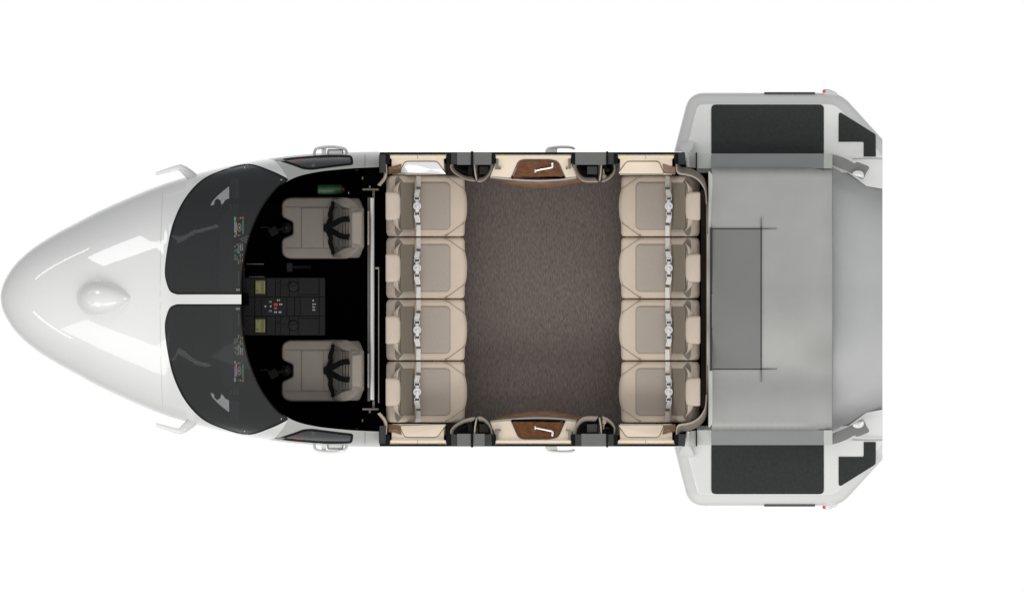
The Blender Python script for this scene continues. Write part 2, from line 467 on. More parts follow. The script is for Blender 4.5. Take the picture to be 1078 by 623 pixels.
# the reflection of the upper half is about CY; keep the nose's own centre line
dn = edge_line(.52, 281, 1)+[(303.4, 2*CY-189.2)]+my(ws_lead[::-1][1:])+[(254, 320)]
skin = up+dn[::-1]
door_pl = edge_line(281.15, 399, -1)+band_in[::-1]+[(303.5, 189.3)]
patch('nose_shell', ['paint', 'void'], skin, [], uv_up, xyz_up, 3.0, heli, 2.5, 1)
for mir in (False, True):
    f = my if mir else (lambda p: list(p))
    wsp = patch('windscreen', 'glass', f(offset(ws, .35)), [], uv_up, xyz_up, 3.2, heli, 1.6)
    patch('windscreen_seal', 'black', f(offset(ws, .05)), [f(offset(ws, 1.5))], uv_up, xyz_up, 1.8, wsp, 2.0)
    cd = patch('cockpit_door', ['door_paint', 'void'], f(door_pl), [f(side_win)], uv_up, xyz_up, 2.6, heli, 2.5, 1)
    # black rubber edge round the side window and its pane
    win = f(offset(side_win, .15)); inn = f(offset(side_win, 2.6))
    d = patch('door_window', 'sideglass', inn, [], uv_up, xyz_up, 2.4, cd, 1.4)
    patch('window_seal', 'black', win, [inn], uv_up, xyz_up, 1.8, cd, 2.2)
    g = G()
    for k in range(4):     # illegible red lettering inside the pane
        x = 309.5+k*2.3; y = 169.1-k*.28
        zf = lambda a, b: ztop(a, 2*CY-b if False else b)+.25
        g.prism([(x, y-1.0), (x+1.6, y-1.15), (x+1.6, y+.9), (x, y+1.0)], lambda a, b: ztop(a, b)-.2, lambda a, b: ztop(a, b)+.3)
    obj('lettering', g, 'letter', d, mir)
    g = G()                # little latch seen through the pane
    zz = ztop(329, 174)-10
    g.box(328, 172, 331.5, 175.5, zz-3, zz, .4, .8); g.box(321, 176.4, 333, 177.8, zz-3, zz-1, .4)
    obj('latch', g, 'satin', d, mir)
    # windscreen screws and wiper-like edge line
    g = G()
    for x, y in ((296.2, 189.4), (257.5, 176.6)):
        z = ztop(x, y); g.lathe([(.75, -.5), (.75, .35), (.4, .6)], (x, y, z), 8)
    obj('screw', g, 'satin', wsp, mir)
    # door seams of the cockpit door frame: a dark groove at x=384
    g = G()
    L = [(384.2, y) for y in (160.9, 163, 165, 167, 170, 173, 175.8)]
    g.sheet([[(x-.35, y, ztop(x, y)+.25) for x, y in L], [(x+.35, y, ztop(x, y)+.25) for x, y in L]], .8)
    obj('door_seam', g, 'hatch', cd, mir)
    # hinge boss near the cut edge
    g = G(); g.box(373.5, 176.4, 377.5, 179.4, 84, 96, .6, 1); obj('door_catch', g, 'satin', cd, mir)

# lower hull with a chin window each side
chin = [(221, 216), (223.5, 210.5), (230, 203.6), (241.2, 194.6), (241.2, 208.8), (237, 210.8), (233.4, 216.5), (232, 211), (228.3, 209), (226.2, 211.5), (225.4, 215), (223, 216.5)]
hull_dn = edge_line(.52, 399, -1)+edge_line(.52, 399, 1)[::-1]
patch('lower_hull', ['paint', 'void'], hull_dn, [chin, my(chin)], uv_up, xyz_dn, 5.0, heli, 2.2, 1, invert=True)
for mir in (False, True):
    patch('chin_window', 'chin', (my if mir else list)(offset(chin, -.2)), [], uv_up, xyz_dn, 3, heli, 1.0, invert=True)

# nose fairing blister
g = G()
prof = []
bx0, bx1 = 80.5, 139.5
for k in range(0, 33):
    t = k/32; x = bx0+(bx1-bx0)*t**1.35
    t2 = (x-bx0)/(bx1-bx0)
    w = 23.0*math.sqrt(max(0, t2))*(1-t2)**.82*1.96
    prof.append((x, max(.05, w)))
L = []
for x, w in prof:
    ring = []
    for j in range(25):
        a = math.pi*j/24; yy = 314+w*1.02*math.cos(a)
        ring.append((x, yy, ztop(x, yy)-2.6+min(30, w*1.05)*math.sin(a)))
    L.append(ring)
g.loops(L, False, False, closed=False)
obj('nose_blister', g, 'paint', heli, sharp=80)
# panel joint behind the nose cone
for mir in (False, True):
    g = G()
    ys = [312-k*4 for k in range(30)]
    pl = [(168.5+.00022*(314-y)**2, y) for y in ys if y > yc(168)-halfw(168)+1]
    g.sheet([[(x-.25, y, ztop(x, y)+.12) for x, y in pl], [(x+.25, y, ztop(x, y)+.12) for x, y in pl]], .5)
    obj('panel_joint', g, 'paint_grey', heli, mir)

# pitot tubes
for mir in (False, True):
    g = G()
    g.tube([(164, 183.4, 66), (170, 181.6, 66.5), (178, 179.0, 67), (185, 177, 67.2), (189.5, 176.5, 66), (194, 179.3, 62), (199, 183.2, 57), (203, 187, 52)],
           [1.7, 2.1, 2.4, 2.7, 3.4, 4.4, 5.0, 5.4], 12, .6)
    g.prism(spline([(195, 188.5), (199, 185.5), (206, 184.2), (204, 188.5), (197, 191)], 3), 46, 53, .8)
    obj('pitot_tube', g, 'paint', heli, mir)
    # cockpit door step hoop and its inner grip
    g = G()
    g.tube(spline([(330.5, 164, 50), (332, 157.6, 54), (337, 155.6, 55), (348, 154.7, 55.5), (358, 155.6, 55), (363.5, 157.6, 54), (366, 164, 50)], 5), 1.5, 8)
    h = obj('door_step', g, 'paint', heli, mir)
    g = G(); g.box(338.5, 156.4, 343.5, 164, 50, 54, .6, 1); g.box(344.5, 157.2, 361.5, 163.5, 48, 53, 1, 2)
    obj('step_pad', g, 'paint', h, mir)
    g = G(); g.tube([(345, 163.5, 53.5), (345, 158.2, 54.2), (346, 157.6, 54.2), (360, 157.6, 54.2), (361, 158.2, 54.2), (361, 163.5, 53.5)], .45, 6)
    obj('step_rim', g, 'darkmetal', h, mir)

# ------------------------------------------------------------------ mid and rear hull below the cut
g = G()
L = []
for x in (399, 480, 560, 640, 720, 876, 929):
    w = 153.2 if x <= 876 else 122
    zt_ = 78 if x < 800 else 60
    ring = [(x, CY-w, zt_)]
    for k in range(0, 17):
        a = math.pi*k/16
        ring.append((x, CY-w*math.cos(a)*(1 if k in (0, 16) else 1), ZC-74*math.sin(a)**.3))
    ring.append((x, CY+w, zt_))
    ring += [(x, CY+w-2, zt_), (x, CY+w-2.2, ZC)]
    for k in range(1, 16):
        a = math.pi*(16-k)/16
        ring.append((x, CY-(w-2.2)*math.cos(a), ZC-72*math.sin(a)**.3))
    ring += [(x, CY-w+2.2, ZC), (x, CY-w+2, zt_)]
    L.append(ring)
g.loops(L)
obj('belly_shell', g, 'paint', heli)
g = G(); g.box(255, 214, 399, 416, -6, -3); g.box(399, 163, 746, 467, -4, 0); obj('cabin_floor', g, 'void', heli)

# ------------------------------------------------------------------ cabin side walls (built once, mirrored for the other side)
def slope(y): return 110.5-(y-163.6)*.45          # sloped inner face of a side panel
def side(mir):
    mp = lambda p: p
    # --- cut frame: black seal, dark and grey sections
    fr = G()
    fr.mi = 0
    fr.box(399.5, 160.4, 721, 162.7, 98, 113.6)
    for x0, x1 in ((406, 410.4), (470, 475), (517.6, 521.4), (601.4, 605.6), (646, 650.2), (710, 714.2)):
        fr.prism(rpoly([(x0, 162.7), (x1, 162.7), (x1, 172.6), (x0, 172.6)], 0), 88, 113.2)
    fr.mi = 1
    fr.box(399.6, 162.7, 406, 182, 70, 112.8)
    fr.prism(rpoly([(475, 161.0), (481.2, 161.0), (481.2, 173), (475, 173)], [0, 2, 1.5, 0]), 90, 114.0)
    fr.box(640.4, 161.0, 646, 173, 90, 114.0)
    fr.prism(rpoly([(714.2, 160.9), (721.4, 160.9), (721.4, 173.4), (714.2, 173.4)], [0, 2.5, 1.5, 0]), 90, 114.0)
    if mir:   # this side has a wider dark corner beside the door
        fr.box(605.6, 161.0, 612, 173, 90, 114.0); fr.box(510.2, 161.0, 517.4, 173, 90, 114.0)
    fr.mi = 2
    fr.box(481.2, 160.8, 495.6, 173.6, 90, 113.8)
    fr.box(498.4, 160.8, 510.2 if mir else 517.4, 173.6, 90, 113.8)
    fr.box(612 if mir else 605.6, 160.8, 638, 173.6, 90, 113.8)
    fr.mi = 0
    fr.box(495.7, 159.3, 498.2, 174, 86, 114.8); fr.box(638.2, 159.3, 640.2, 173.5, 86, 114.8)
    obj('wall_frame', fr, ['black', 'darksec', 'section'], heli, mir)

    # --- window bays forward and aft
    def bay(x0, x1, rev, white):
        fx = (lambda x: x0+x1-x) if rev else (lambda x: x)
        P = lambda pts: [(fx(a), b) for a, b in pts]
        g = G()
        g.prism(rpoly(P([(x0, 162.8), (x1, 162.8), (x1, 167.2), (x0, 167.2)]), 2), 95, 112.2, .8)
        g.prism(rpoly(P([(x0+2, 167.2), (x1-2.5, 167.2), (x1-2.5, 168.4), (x0+2, 168.4)]), 0), 90, 110.2)
        g.prism(P([(x0+2.2, 168.2), (x1-2.6, 168.2), (x1-2.6, 184), (x0+2.2, 184)]), lambda x, y: slope(y)-6, lambda x, y: slope(y))
        b = obj('side_panel', g, 'shell', heli, mir)
        g = G(); g.box(x0+29.3, 163.6, x0+29.7, 167.4, 110, 112.45); obj('trim_joint', g, 'seam', b, mir)
        q = [(x0+11.4, 182.2), (x0+12.4, 178.0), (x0+15.8, 171.6), (x0+18.4, 170.4), (x0+47.5, 170.4), (x0+50.6, 171.4), (x0+59.6, 183.6)]
        if rev: q = [(x0+10.8, 183), (x0+15.8, 171.6), (x0+18.4, 170.4), (x0+48, 170.4), (x0+50.6, 171.4), (x0+59, 182.8)]
        q = P(rpoly(q, 1.5, 3)) if not rev else P(rpoly(q, 1.5, 3))
        g = G(); g.prism(offset(q, -.55), lambda x, y: slope(y)-3, lambda x, y: slope(y)+.8); obj('panel_groove', g, 'tandark', b, mir)
        g = G(); g.prism(q, lambda x, y: slope(y)-3, lambda x, y: slope(y)+2.2, .5)
        obj('armrest_panel', g, 'lens' if white else 'shell', b, mir, label='white side panel' if white else None)
        g = G()
        g.prism(P(rpoly([(x0-1.6, 175.6), (x0+5, 175.0), (x0+12.5, 172.6), (x0+10.6, 182.6), (x0-1.6, 184)], 1)), 60, lambda x, y: slope(y)+1.4, .6)
        obj('wood_corner', g, 'woodtrim', b, mir)
        g = G(); g.box(min(fx(x0+2), fx(x0+6)), 172.6, max(fx(x0+2), fx(x0+6)), 179, 86, 104, .8, 1.2)
        g.box(min(fx(x0+3), fx(x0+8.4)), 176, max(fx(x0+3), fx(x0+8.4)), 178.6, 90, 106, .8, 1)
        g.box(min(fx(x1-5), fx(x1-1)), 171.4, max(fx(x1-5), fx(x1-1)), 180.5, 86, 104, .8, 1.2)
        obj('panel_clip', g, 'tandeep', b, mir)
        g = G()
        for a in (x0+4, x0+50): g.box(min(fx(a), fx(a+6)), 162.9, max(fx(a), fx(a+6)), 163.9, 108, 112.6)
        obj('yellow_tab', g, 'yellow', b, mir)
    bay(410.2, 469.8, False, not mir)
    bay(650.2, 709.8, True, False)

    # --- sliding door
    d = None
    g = G()
    g.prism(rpoly([(521.4, 162.8), (601.6, 162.8), (601.6, 167), (521.4, 167)], 2), 95, 112.2, .8)
    top = [(524, 167), (599, 167)]; A = spline([(516, 186.5), (537, 189), (565, 190.6), (589, 189.6), (607, 187.4)], 4)
    g.prism([(599, 166.8), (524, 166.8), (518.4, 180)]+A+[(604.6, 180)], lambda x, y: slope(y)-6, lambda x, y: slope(y))
    d = obj('passenger_door', g, 'shell', heli, mir)
    w0 = rpoly([(537.2, 188.4), (545.4, 169.6), (551, 167.8), (579, 167.8), (588, 169.8), (595.6, 187.6), (580, 189.6), (565, 190), (550, 189.6)], [.5, 4, 3, 3, 4, .5, .5, .5, .5], 4)
    g = G(); g.prism(w0, lambda x, y: slope(y)-3, lambda x, y: slope(y)+1.0, .5); wd = obj('wood_panel', g, 'woodedge', d, mir)
    g = G(); g.prism(offset(w0, 2.0), lambda x, y: slope(y)-3, lambda x, y: slope(y)+1.8, .4); obj('wood_inlay', g, 'wood', wd, mir)
    zz = slope(172)+3.5
    g = G()
    g.tube([(563.2, 179.9, zz-5), (565, 179.6, zz-3.6), (575, 177.6, zz-1), (581, 176.4, zz+.4), (581.6, 175.6, zz+.8), (581.2, 172.0, zz+1.6)], [.9, .85, .95, 1.2, 1.3, 1.2], 8)
    g.box(580.4, 171, 582.6, 176.5, zz-3, zz+2.2, .5, .6); g.box(562.6, 178.2, 564.4, 181.8, zz-9, zz-4, .4, .5)
    obj('inner_handle', g, 'chrome', d, mir)
    g = G(); g.sheet([[(x, y-1.9, 99.5) for x, y in A], [(x, y-.9, 101) for x, y in A], [(x, y+.5, 100.6) for x, y in A], [(x, y+1.0, 97) for x, y in A]], 3)
    obj('metal_strip', g, 'strip', d, mir)
    B = spline([(513, 187.8), (537, 194.4), (563.8, 197.9), (589, 196.2), (614, 191.3)], 4)
    g = G(); g.sheet([[(x, y+.9, 95) for x, y in A], [((a[0]+b[0])/2, (a[1]+1+b[1])/2, 93) for a, b in zip(A, B)], [(x, y-.8, 88) for x, y in B], [(x, y, 84) for x, y in B]], 4)
    obj('wood_rail', g, 'woodtrim', d, mir)
    g = G()
    for x0, sg in ((523.4, 1), (599.6, -1)):
        g.prism(rrect(x0-1.3, 165.5, x0+1.3, 178, .6), 88, 111.5, .4); g.prism(rrect(min(x0-2, x0+sg*4), 176.8, max(x0-2, x0+sg*4), 178.6, .6), 80, 108, .4)
    obj('door_guide', g, 'tandeep', d, mir)
    g = G()
    for a in (526, 591.5): g.box(a, 162.9, a+5.5, 163.9, 108, 112.6)
    obj('yellow_tab', g, 'yellow', d, mir)
    # exterior handle
    g = G()
    g.prism(spline([(574, 161.5), (574.6, 157.6), (578, 155.6), (587, 154.9), (586.4, 158), (586.6, 161.5)], 3), 70, 78, .8)
    g.tube(spline([(576, 156.8, 76), (584, 155.2, 77.5), (594, 154.8, 78), (601, 155.3, 77.5), (604.4, 156.6, 75)], 4), [1.4]*16+[1.2], 8, 1.3)
    obj('outer_handle', g, 'paint', d, mir)

    # --- pillar pockets with curved rims
    def pocket(rim, depth):
        r = spline(rim, 5)
        n = len(r)
        c = ((r[0][0]+r[-1][0])/2, 172)
        g = G()
        a0 = [(x, y, 100) for x, y in r]
        def inn(k, z): return [(x+(c[0]-x)*k, max(172.5, y+(c[1]-y)*k), z) for x, y in r]
        g.sheet([[(x, y, 84) for x, y in r], [(x, y, 110) for x, y in r], inn(.06, 111.5), inn(.14, 108.5), inn(.26, 98)], 2.5)
        p = obj('pillar_trim', g, 'tan', heli, mir)
        g = G(); g.sheet([inn(.26, 97.6), inn(.36, 88), inn(.5, 70)], 2.5); obj('pocket_shade', g, 'lining', p, mir)  # dark inner sheet paints in the shade deep inside the pocket
        g = G(); g.prism(r[:1]+r[1:]+[(r[-1][0], 168), (r[0][0], 168)], 40, 66); obj('pocket_base', g, 'black', p, mir)
        return p
    p1 = pocket([(474.0, 173.2), (474.2, 177.5), (478, 182.5), (484, 186.6), (490, 189.4), (496, 190.9), (500.8, 191.2)], 0)
    g = G(); g.prism([(492.5, 175), (498, 175), (496.6, 188), (492, 188.2)], 66, 94, .6); g.tube([(477, 178, 92), (484, 180, 90), (491.5, 181.5, 90)], .8, 6)
    obj('door_mechanism', g, 'darksec', p1, mir)
    p2 = pocket([(502.6, 191.8), (507, 191.6), (511.4, 189), (515, 184.8), (517.6, 179.4), (518.6, 173.2)], 0)
    g = G(); g.box(504.6, 175.2, 514.4, 184, 60, 92, .5); obj('door_mechanism', g, 'tandark', p2, mir)
    g = G(); g.sheet([[(498.8, 173.5, 111), (499.4, 182, 111), (501, 190.6, 108)], [(500.2, 173.5, 111.4), (500.9, 182, 111.4), (502.8, 190.8, 108)]], 20)
    obj('pillar_edge', g, 'tan', heli, mir)
    p3 = pocket([(603.4, 173.2), (604, 179), (607, 185.2), (611.5, 190), (617, 192), (624, 192.2), (630, 191.9)], 0)
    g = G(); g.box(618, 175.2, 629, 183.8, 60, 96, .5); obj('door_mechanism', g, 'section', p3, mir)
    p4 = pocket([(633.5, 192), (637, 191.4), (642, 188.4), (646, 184), (647.6, 180), (647.2, 173.2)], 0)
    g = G(); g.box(637, 177.6, 641.8, 181, 66, 98, .8, 1.2); g.box(635.6, 174.5, 638.6, 177.5, 66, 94, .5)
    obj('door_mechanism', g, 'darksec', p4, mir)
    g = G(); g.sheet([[(632.4, 173.5, 111), (631.8, 182, 111), (630.2, 190.6, 108)], [(633.8, 173.5, 111.4), (633.2, 182, 111.4), (631.8, 190.8, 108)]], 20)
    obj('pillar_edge', g, 'tan', heli, mir)
    g = G(); g.box(633.9, 184, 638.3, 188.6, 70, 104, .8, 1); g.prism([(634.6, 178), (635.8, 178), (637, 184.4), (634.4, 184.4)], 70, 102, .3)
    obj('belt_anchor', g, 'creamlite', heli, mir)

    # --- curved corner trim at the cockpit bulkhead
    r = spline([(399.6, 195.8), (402.6, 192.4), (405.8, 188.0), (406.9, 183), (406.6, 177), (406.4, 172.8)], 4)
    g = G(); g.sheet([[(x-2.6, y-1.2, 96) for x, y in r], [(x-1.6, y-.6, 110) for x, y in r], [(x, y, 112) for x, y in r], [(x+.9, y+.4, 110) for x, y in r]], 4)
    obj('corner_trim', g, 'tanlite', heli, mir)
    # --- rear corner trim
    inner = spline([(711.5, 172.8), (711.6, 177.6), (712.6, 181.8), (715.4, 184), (722, 185), (729, 186.8), (735.3, 190.8), (739.8, 196.9), (742.2, 203), (743.2, 215)], 4)
    outer = spline([(714.4, 172.8), (715.4, 174.2), (717.6, 175.2), (721, 176), (725.6, 176.6), (733.5, 180.2), (739.9, 185.4), (743.6, 192.4), (744.8, 203), (745.4, 215)], 4)
    mid = [((a[0]*.6+b[0]*.4), (a[1]*.6+b[1]*.4)) for a, b in zip(inner, outer)]
    e = [((a[0]*.88+b[0]*.12), (a[1]*.88+b[1]*.12)) for a, b in zip(inner, outer)]
    g = G(); g.sheet([[(x, y, 90) for x, y in inner], [(x, y, 125) for x, y in inner], [(x, y, 127.5) for x, y in e], [(x, y, 124) for x, y in mid], [(x, y, 104) for x, y in outer]], 3)
    rt = obj('rear_corner_trim', g, 'tandeep', heli, mir)  # body darker than its edge strip, painting in the trim's shade gradient
    e2 = [((a[0]*.97+b[0]*.03), (a[1]*.97+b[1]*.03)) for a, b in zip(inner, outer)]; e3 = [((a[0]*.8+b[0]*.2), (a[1]*.8+b[1]*.2)) for a, b in zip(inner, outer)]
    g = G(); g.sheet([[(x, y, 127) for x, y in inner], [(x, y, 129) for x, y in e2], [(x, y, 129) for x, y in e3], [(x, y, 126) for x, y in [(.7*a[0]+.3*b[0], .7*a[1]+.3*b[1]) for a, b in zip(inner, outer)]]], 2)
    obj('trim_edge', g, 'tan', rt, mir)
    # hinge box at the cockpit bulkhead
    g = G(); g.box(382, 178, 398.6, 200, 20, 82, 1, 1); h = obj('hinge_block', g, 'void', heli, mir)
    g = G(); g.box(381.4, 198.4, 399, 200.6, 70, 88, .7, .8); g.box(380.9, 186, 382.4, 189, 70, 88, .4); g.box(388.4, 195.4, 390.2, 198.4, 70, 87, .4); g.box(392, 200, 394.6, 209, 72, 84, .5)
    obj('hinge_bracket', g, 'tandeep', h, mir)
for mir in (False, True): side(mir)

# ------------------------------------------------------------------ bulkheads
bk = G(); bk.box(386.6, 207, 405, 423, 0, 70); bk = obj('cockpit_bulkhead', bk, 'void', heli)
g = G(); g.box(386.9, 208, 389.7, 422, 66, 90, .8); obj('bulkhead_trim', g, 'tandark', bk)
g = G(); g.box(386.9, 222, 388.9, 258, 90, 93, .5, .8); g.box(386.9, 372, 388.9, 408, 90, 93, .5, .8); obj('bulkhead_pad', g, 'tanlite', bk)
g = G(); g.box(389.7, 208, 394.2, 421, 80, 98, 1.4); obj('bulkhead_rail', g, 'satin', bk)
g = G(); g.box(398.2, 283, 399.1, 424, 60, 94, .2); g.box(395, 281.2, 399.2, 283.2, 80, 95, .5); obj('edge_strip', g, 'tan', bk)
rb = G(); rb.box(743.4, 212, 746.6, 418, 0, 106, .8); rb = obj('rear_bulkhead', rb, 'tan', heli)
g = G(); g.box(738, 200, 743.2, 430, 0, 40); obj('bulkhead_base', g, 'tandark', rb)
g = G(); g.box(744.4, 246, 746.9, 384, 100, 108.6, .8); obj('bulkhead_trim', g, 'shell', rb)

# ------------------------------------------------------------------ engine deck and tail
def deck_z(x, y):
    d = min(y-176.6, 453.4-y); z = 112.0
    if d < 9: z -= 9*(1-math.sqrt(max(0, 1-(1-max(d, 0)/9)**2)))
    c = (y-CY)/138
    z += 4*(1-c*c)
    z += 4.2*math.exp(-((y-330)/34)**2) - 8.5*math.exp(-((y-390)/25)**2)
    if x > 838: z -= ((x-836)/40)**2*12
    return z
deck_pl = [(749.4, 176.7), (876, 176.7), (876, 453.3), (749.4, 453.3)]
lift = lambda u, v: (u, v, deck_z(u, v))
ident = lambda x, y: (x, y)
hp = (749.6, 240.8, 801.2, 388.4)
deck = patch('engine_deck', 'deck', deck_pl, [], ident, lift, 4.0, heli, 3)
g = G(); g.prism(rpoly([(745.6, 180.4), (747, 180.4), (750.0, 184), (750.0, 446), (747, 449.8), (745.6, 449.8)], 1.4), 90, 113.4, .6); 
obj('deck_lip', g, 'paint_grey', heli)
g = G(); g.prism(resample([(749.6, 240.8), (801.2, 240.8), (801.2, 388.4), (749.6, 388.4)], 8, True), lambda x, y: deck_z(x, y)-1, lambda x, y: max(deck_z(x, y), 113)+1.2)
g = G()
ys = [240.8+(388.4-240.8)*k/24 for k in range(25)]
g.sheet([[(x, y, deck_z(x, y)+1.2) for y in ys] for x in (749.8, 765, 785, 801.0)], 2)
hatch = obj('access_panel', g, 'hatch', deck)
g = G()
def cut(x0, y0, x1, y1, w0, w1):
    n = max(2, int(max(abs(x1-x0), abs(y1-y0))/5)); A = []; B = []
    dx, dy = (x1-x0), (y1-y0); l = math.hypot(dx, dy); nx, ny = -dy/l, dx/l
    for k in range(n+1):
        t = k/n; x, y, w = x0+dx*t, y0+dy*t, (w0+(w1-w0)*t)/2
        A.append((x+nx*w, y+ny*w, deck_z(x, y)+1.55)); B.append((x-nx*w, y-ny*w, deck_z(x, y)+1.55))
    g.sheet([A, B], 1.2)
cut(801.3, 240, 801.3, 389.5, 1.0, 1.0); cut(801.3, 240, 801.3, 228, .7, .1); cut(801.3, 389, 801.3, 402, .7, .1)
cut(750, 240.9, 802, 240.9, .9, .9); cut(802, 240.9, 818, 240.9, .6, .1); cut(750, 388.5, 802, 388.5, .9, .9); cut(802, 388.5, 818, 388.5, .6, .1)
obj('panel_groove', g, 'seal', hatch)
g = G(); g.box(747.4, 239.5, 749.9, 390, 100, 119, .3); obj('panel_edge', g, 'darksec', hatch)

for mir in (False, True):
    g = G(); g.prism([(749.2, 161.8), (867.2, 161.8), (867.2, 177.4), (749.2, 177.4)], lambda x, y: 84+(y-162)*.9, lambda x, y: 88+(y-162)*.9)
    obj('deck_skirt', g, 'skirt', heli, mir)
    g = G(); g.prism([(867.4, 161.9), (876, 161.9), (876, 177.4), (867.4, 177.4)], lambda x, y: 84+(y-162)*.9, lambda x, y: 87.8+(y-162)*.9)
    g.prism([(733.6, 161.9), (749.0, 161.9), (749.0, 177.4), (733.6, 177.4)], lambda x, y: 84+(y-162)*.6, lambda x, y: 87.8+(y-162)*.6)
    obj('shoulder_panel', g, 'paint_grey', heli, mir)

# tail cone, tapering to its cut end
def tail_hw(x): return 152.5-(x-876)*.60
def tail_uv(x, y): return (x*1.0, max(-1, min(1, (y-CY)/tail_hw(x)))*150)
def tail_xyz(u, v):
    t = v/150
    return (u, CY+t*tail_hw(u), 40+49*(max(0, 1-abs(t)**3.6))**.6+3*math.exp(-((t-.2)/.3)**2)-3*math.exp(-((t-.62)/.18)**2))
tp = [(876.2, CY-tail_hw(876.2)), (929, CY-tail_hw(929)), (929, CY+tail_hw(929)), (876.2, CY+tail_hw(876.2))]
tail = patch('tail_cone', 'tail', tp, [], tail_uv, tail_xyz, 4.0, heli, 3)
for mir in (False, True):
    g = G(); g.prism(spline([(876.4, 162.4), (884, 164.6), (893, 168.4), (899.5, 172), (902, 170.6), (908, 172.6), (915, 176), (912, 182), (908.5, 188.5), (903, 186.5), (893, 181), (876.4, 174)], 3), 84, lambda x, y: 89.5-(x-876)*.1, .5)
    f = obj('shadow_plate', g, 'hatch', heli, mir)  # grey plate put in for the diagonal shadow patch on the tail
    g = G(); g.cushion(spline([(897, 184), (898, 181), (902, 179.4), (907, 180.2), (909.4, 183), (909, 187.4), (905, 186.6), (897, 184.4)], 4)[:-1], 84, 93, 2.4, 1.2)
    obj('fairing_knob', g, 'paint', f, mir)

# ------------------------------------------------------------------ side sponsons
SPZ = 64
def sp_z(x, y): return (y-178)*.07
outer = [(709.2, 161), (722.5, 110)]
outer = rpoly([(707, 169.5), (709.2, 160), (725.4, 97.6), (885, 97.6), (930, 147), (930, 178)], [0, 0, 16, 14, 0, 0], 12)[1:-1]
outer = [p for p in outer]
outer = [(709.2, 160)]+resample([p for p in outer if p[0] > 709.3 and p[0] < 929.5], 6)+[(929, 146)]
def sp_off(d):
    o = offset_open(outer, d)
    a, b = Vector(o[0]), Vector(o[1]); t = (160-a.y)/(b.y-a.y); o[0] = (a.x+(b.x-a.x)*t, 160)
    a, b = Vector(o[-1]), Vector(o[-2]); t = (929-a.x)/(b.x-a.x); o[-1] = (929, a.y+(b.y-a.y)*t)
    return o
sgn = 1 if sp_off(2)[40][1] > outer[40][1] else -1
def sponson(mir):
    g = G(); L = []
    close = lambda o: o+[(929, 199), (912, 196), (893, 182), (733.4, 182), (733.4, 176.4), (721.6, 174.5), (721.6, 160)]
    def ring(d, z, f=True): return [(x, y, z+(sp_z(x, y) if f else 0)) for x, y in close(sp_off(sgn*d) if d else list(outer))]
    L.append(ring(0, 0, False))
    R = 12.5
    for d, z in ((0, -36), (0, -26), (.6, -17), (1.6, -13.5), (3, -11), (5, -8.6), (7.5, -6.2), (9.5, -4.3), (10.8, -2.9), (11.6, -1.85), (12.2, -1.25), (12.8, -.98), (13.4, -1.02), (14.2, -1.3)):
        L.append(ring(d, SPZ+z))
    g.loops(L, True, True)
    sp = obj('sponson', g, 'paint', heli, mir, sharp=21)
    zt = lambda e: (lambda x, y: SPZ+sp_z(x, y)+e-1.25)
    g = G(); g.prism(rpoly([(748.8, 110.2), (867.3, 110.2), (867.3, 166), (748.8, 166)], [5, 5, 0, 0]), zt(-2), zt(.7)); obj('walkway_pad', g, 'walk', sp, mir)
    g = G(); g.prism(rpoly([(882.8, 149.5), (882.8, 117.2), (922, 141.6), (922, 165), (909.2, 165), (909.2, 149.5)], [0, 5, 2.5, 0, 0, 1.6]), zt(-2), zt(.7)); obj('walkway_pad', g, 'walk', sp, mir)
    g = G(); g.box(804.5, 97.1, 858, 99.0, 30, 47, .4); obj('side_vent', g, 'darkmetal', sp, mir)
    g = G(); g.cushion(spline([(866, 99.5), (866.4, 95.6), (868.5, 94), (873, 94.4), (878, 96.2), (881.5, 98.6), (880, 101), (868, 101)], 3)[:-1], 30, 46, 2, 1); lm = obj('navigation_light', g, 'lens', sp, mir)
    g = G(); g.lathe([(1.7, 0), (1.7, 2), (1.2, 3.2), (.4, 3.6)], (867.4, 96.2, 44.5), 12); obj('red_bulb', g, 'redlamp', lm, mir)
    # fairing behind the cabin corner, with its dished top
    g = G()
    LL = []
    for k in range(13):
        a = math.pi*k/12
        x = 722.6-8.6*math.cos(a); 
        LL.append([(x, 150.2-2.4*math.sin(a), 55+sp_z(0, 150)), (x, 150.2-2.0*math.sin(a), 66+sp_z(0, 150)+2*math.sin(a)), (722.4-7.2*math.cos(a), 155, 70+sp_z(0, 155)+4*math.sin(a)), (722.6-4.6*math.cos(a), 160, 78+5*math.sin(a)), (724-2.4*math.cos(a), 170, 90+2*math.sin(a)), (724.6-2*math.cos(a), 176, 94)])
    g.loops(LL, False, False, closed=False)
    obj('shoulder_fairing', g, 'paint', sp, mir, sharp=80)
    g = G(); g.prism([(721.8, 161), (733, 161), (733, 177), (726, 176.4), (721.8, 174)], 40, lambda x, y: 84+(y-161)*.6); obj('shoulder_panel', g, 'paint_grey', sp, mir)
    g = G(); g.box(732.4, 160.6, 733.8, 177.4, 60, 100); obj('frame_gap', g, 'black', sp, mir)
    # ridge line on the aft corner
    g = G(); g.tube([(897, 167.4, SPZ+4), (912, 167.0, SPZ+3), (929, 167.2, SPZ+2)], .7, 6); obj('seam_line', g, 'tail', sp, mir)
for mir in (False, True): sponson(mir)

# ------------------------------------------------------------------ carpet
g = G(); g.box(456, 172, 690, 458, 0, 1.2, .5)
cp = obj('cabin_carpet', g, 'carpet', None, label='dark brown grey ribbed carpet on the cabin floor between the two seat rows', cat='carpet')

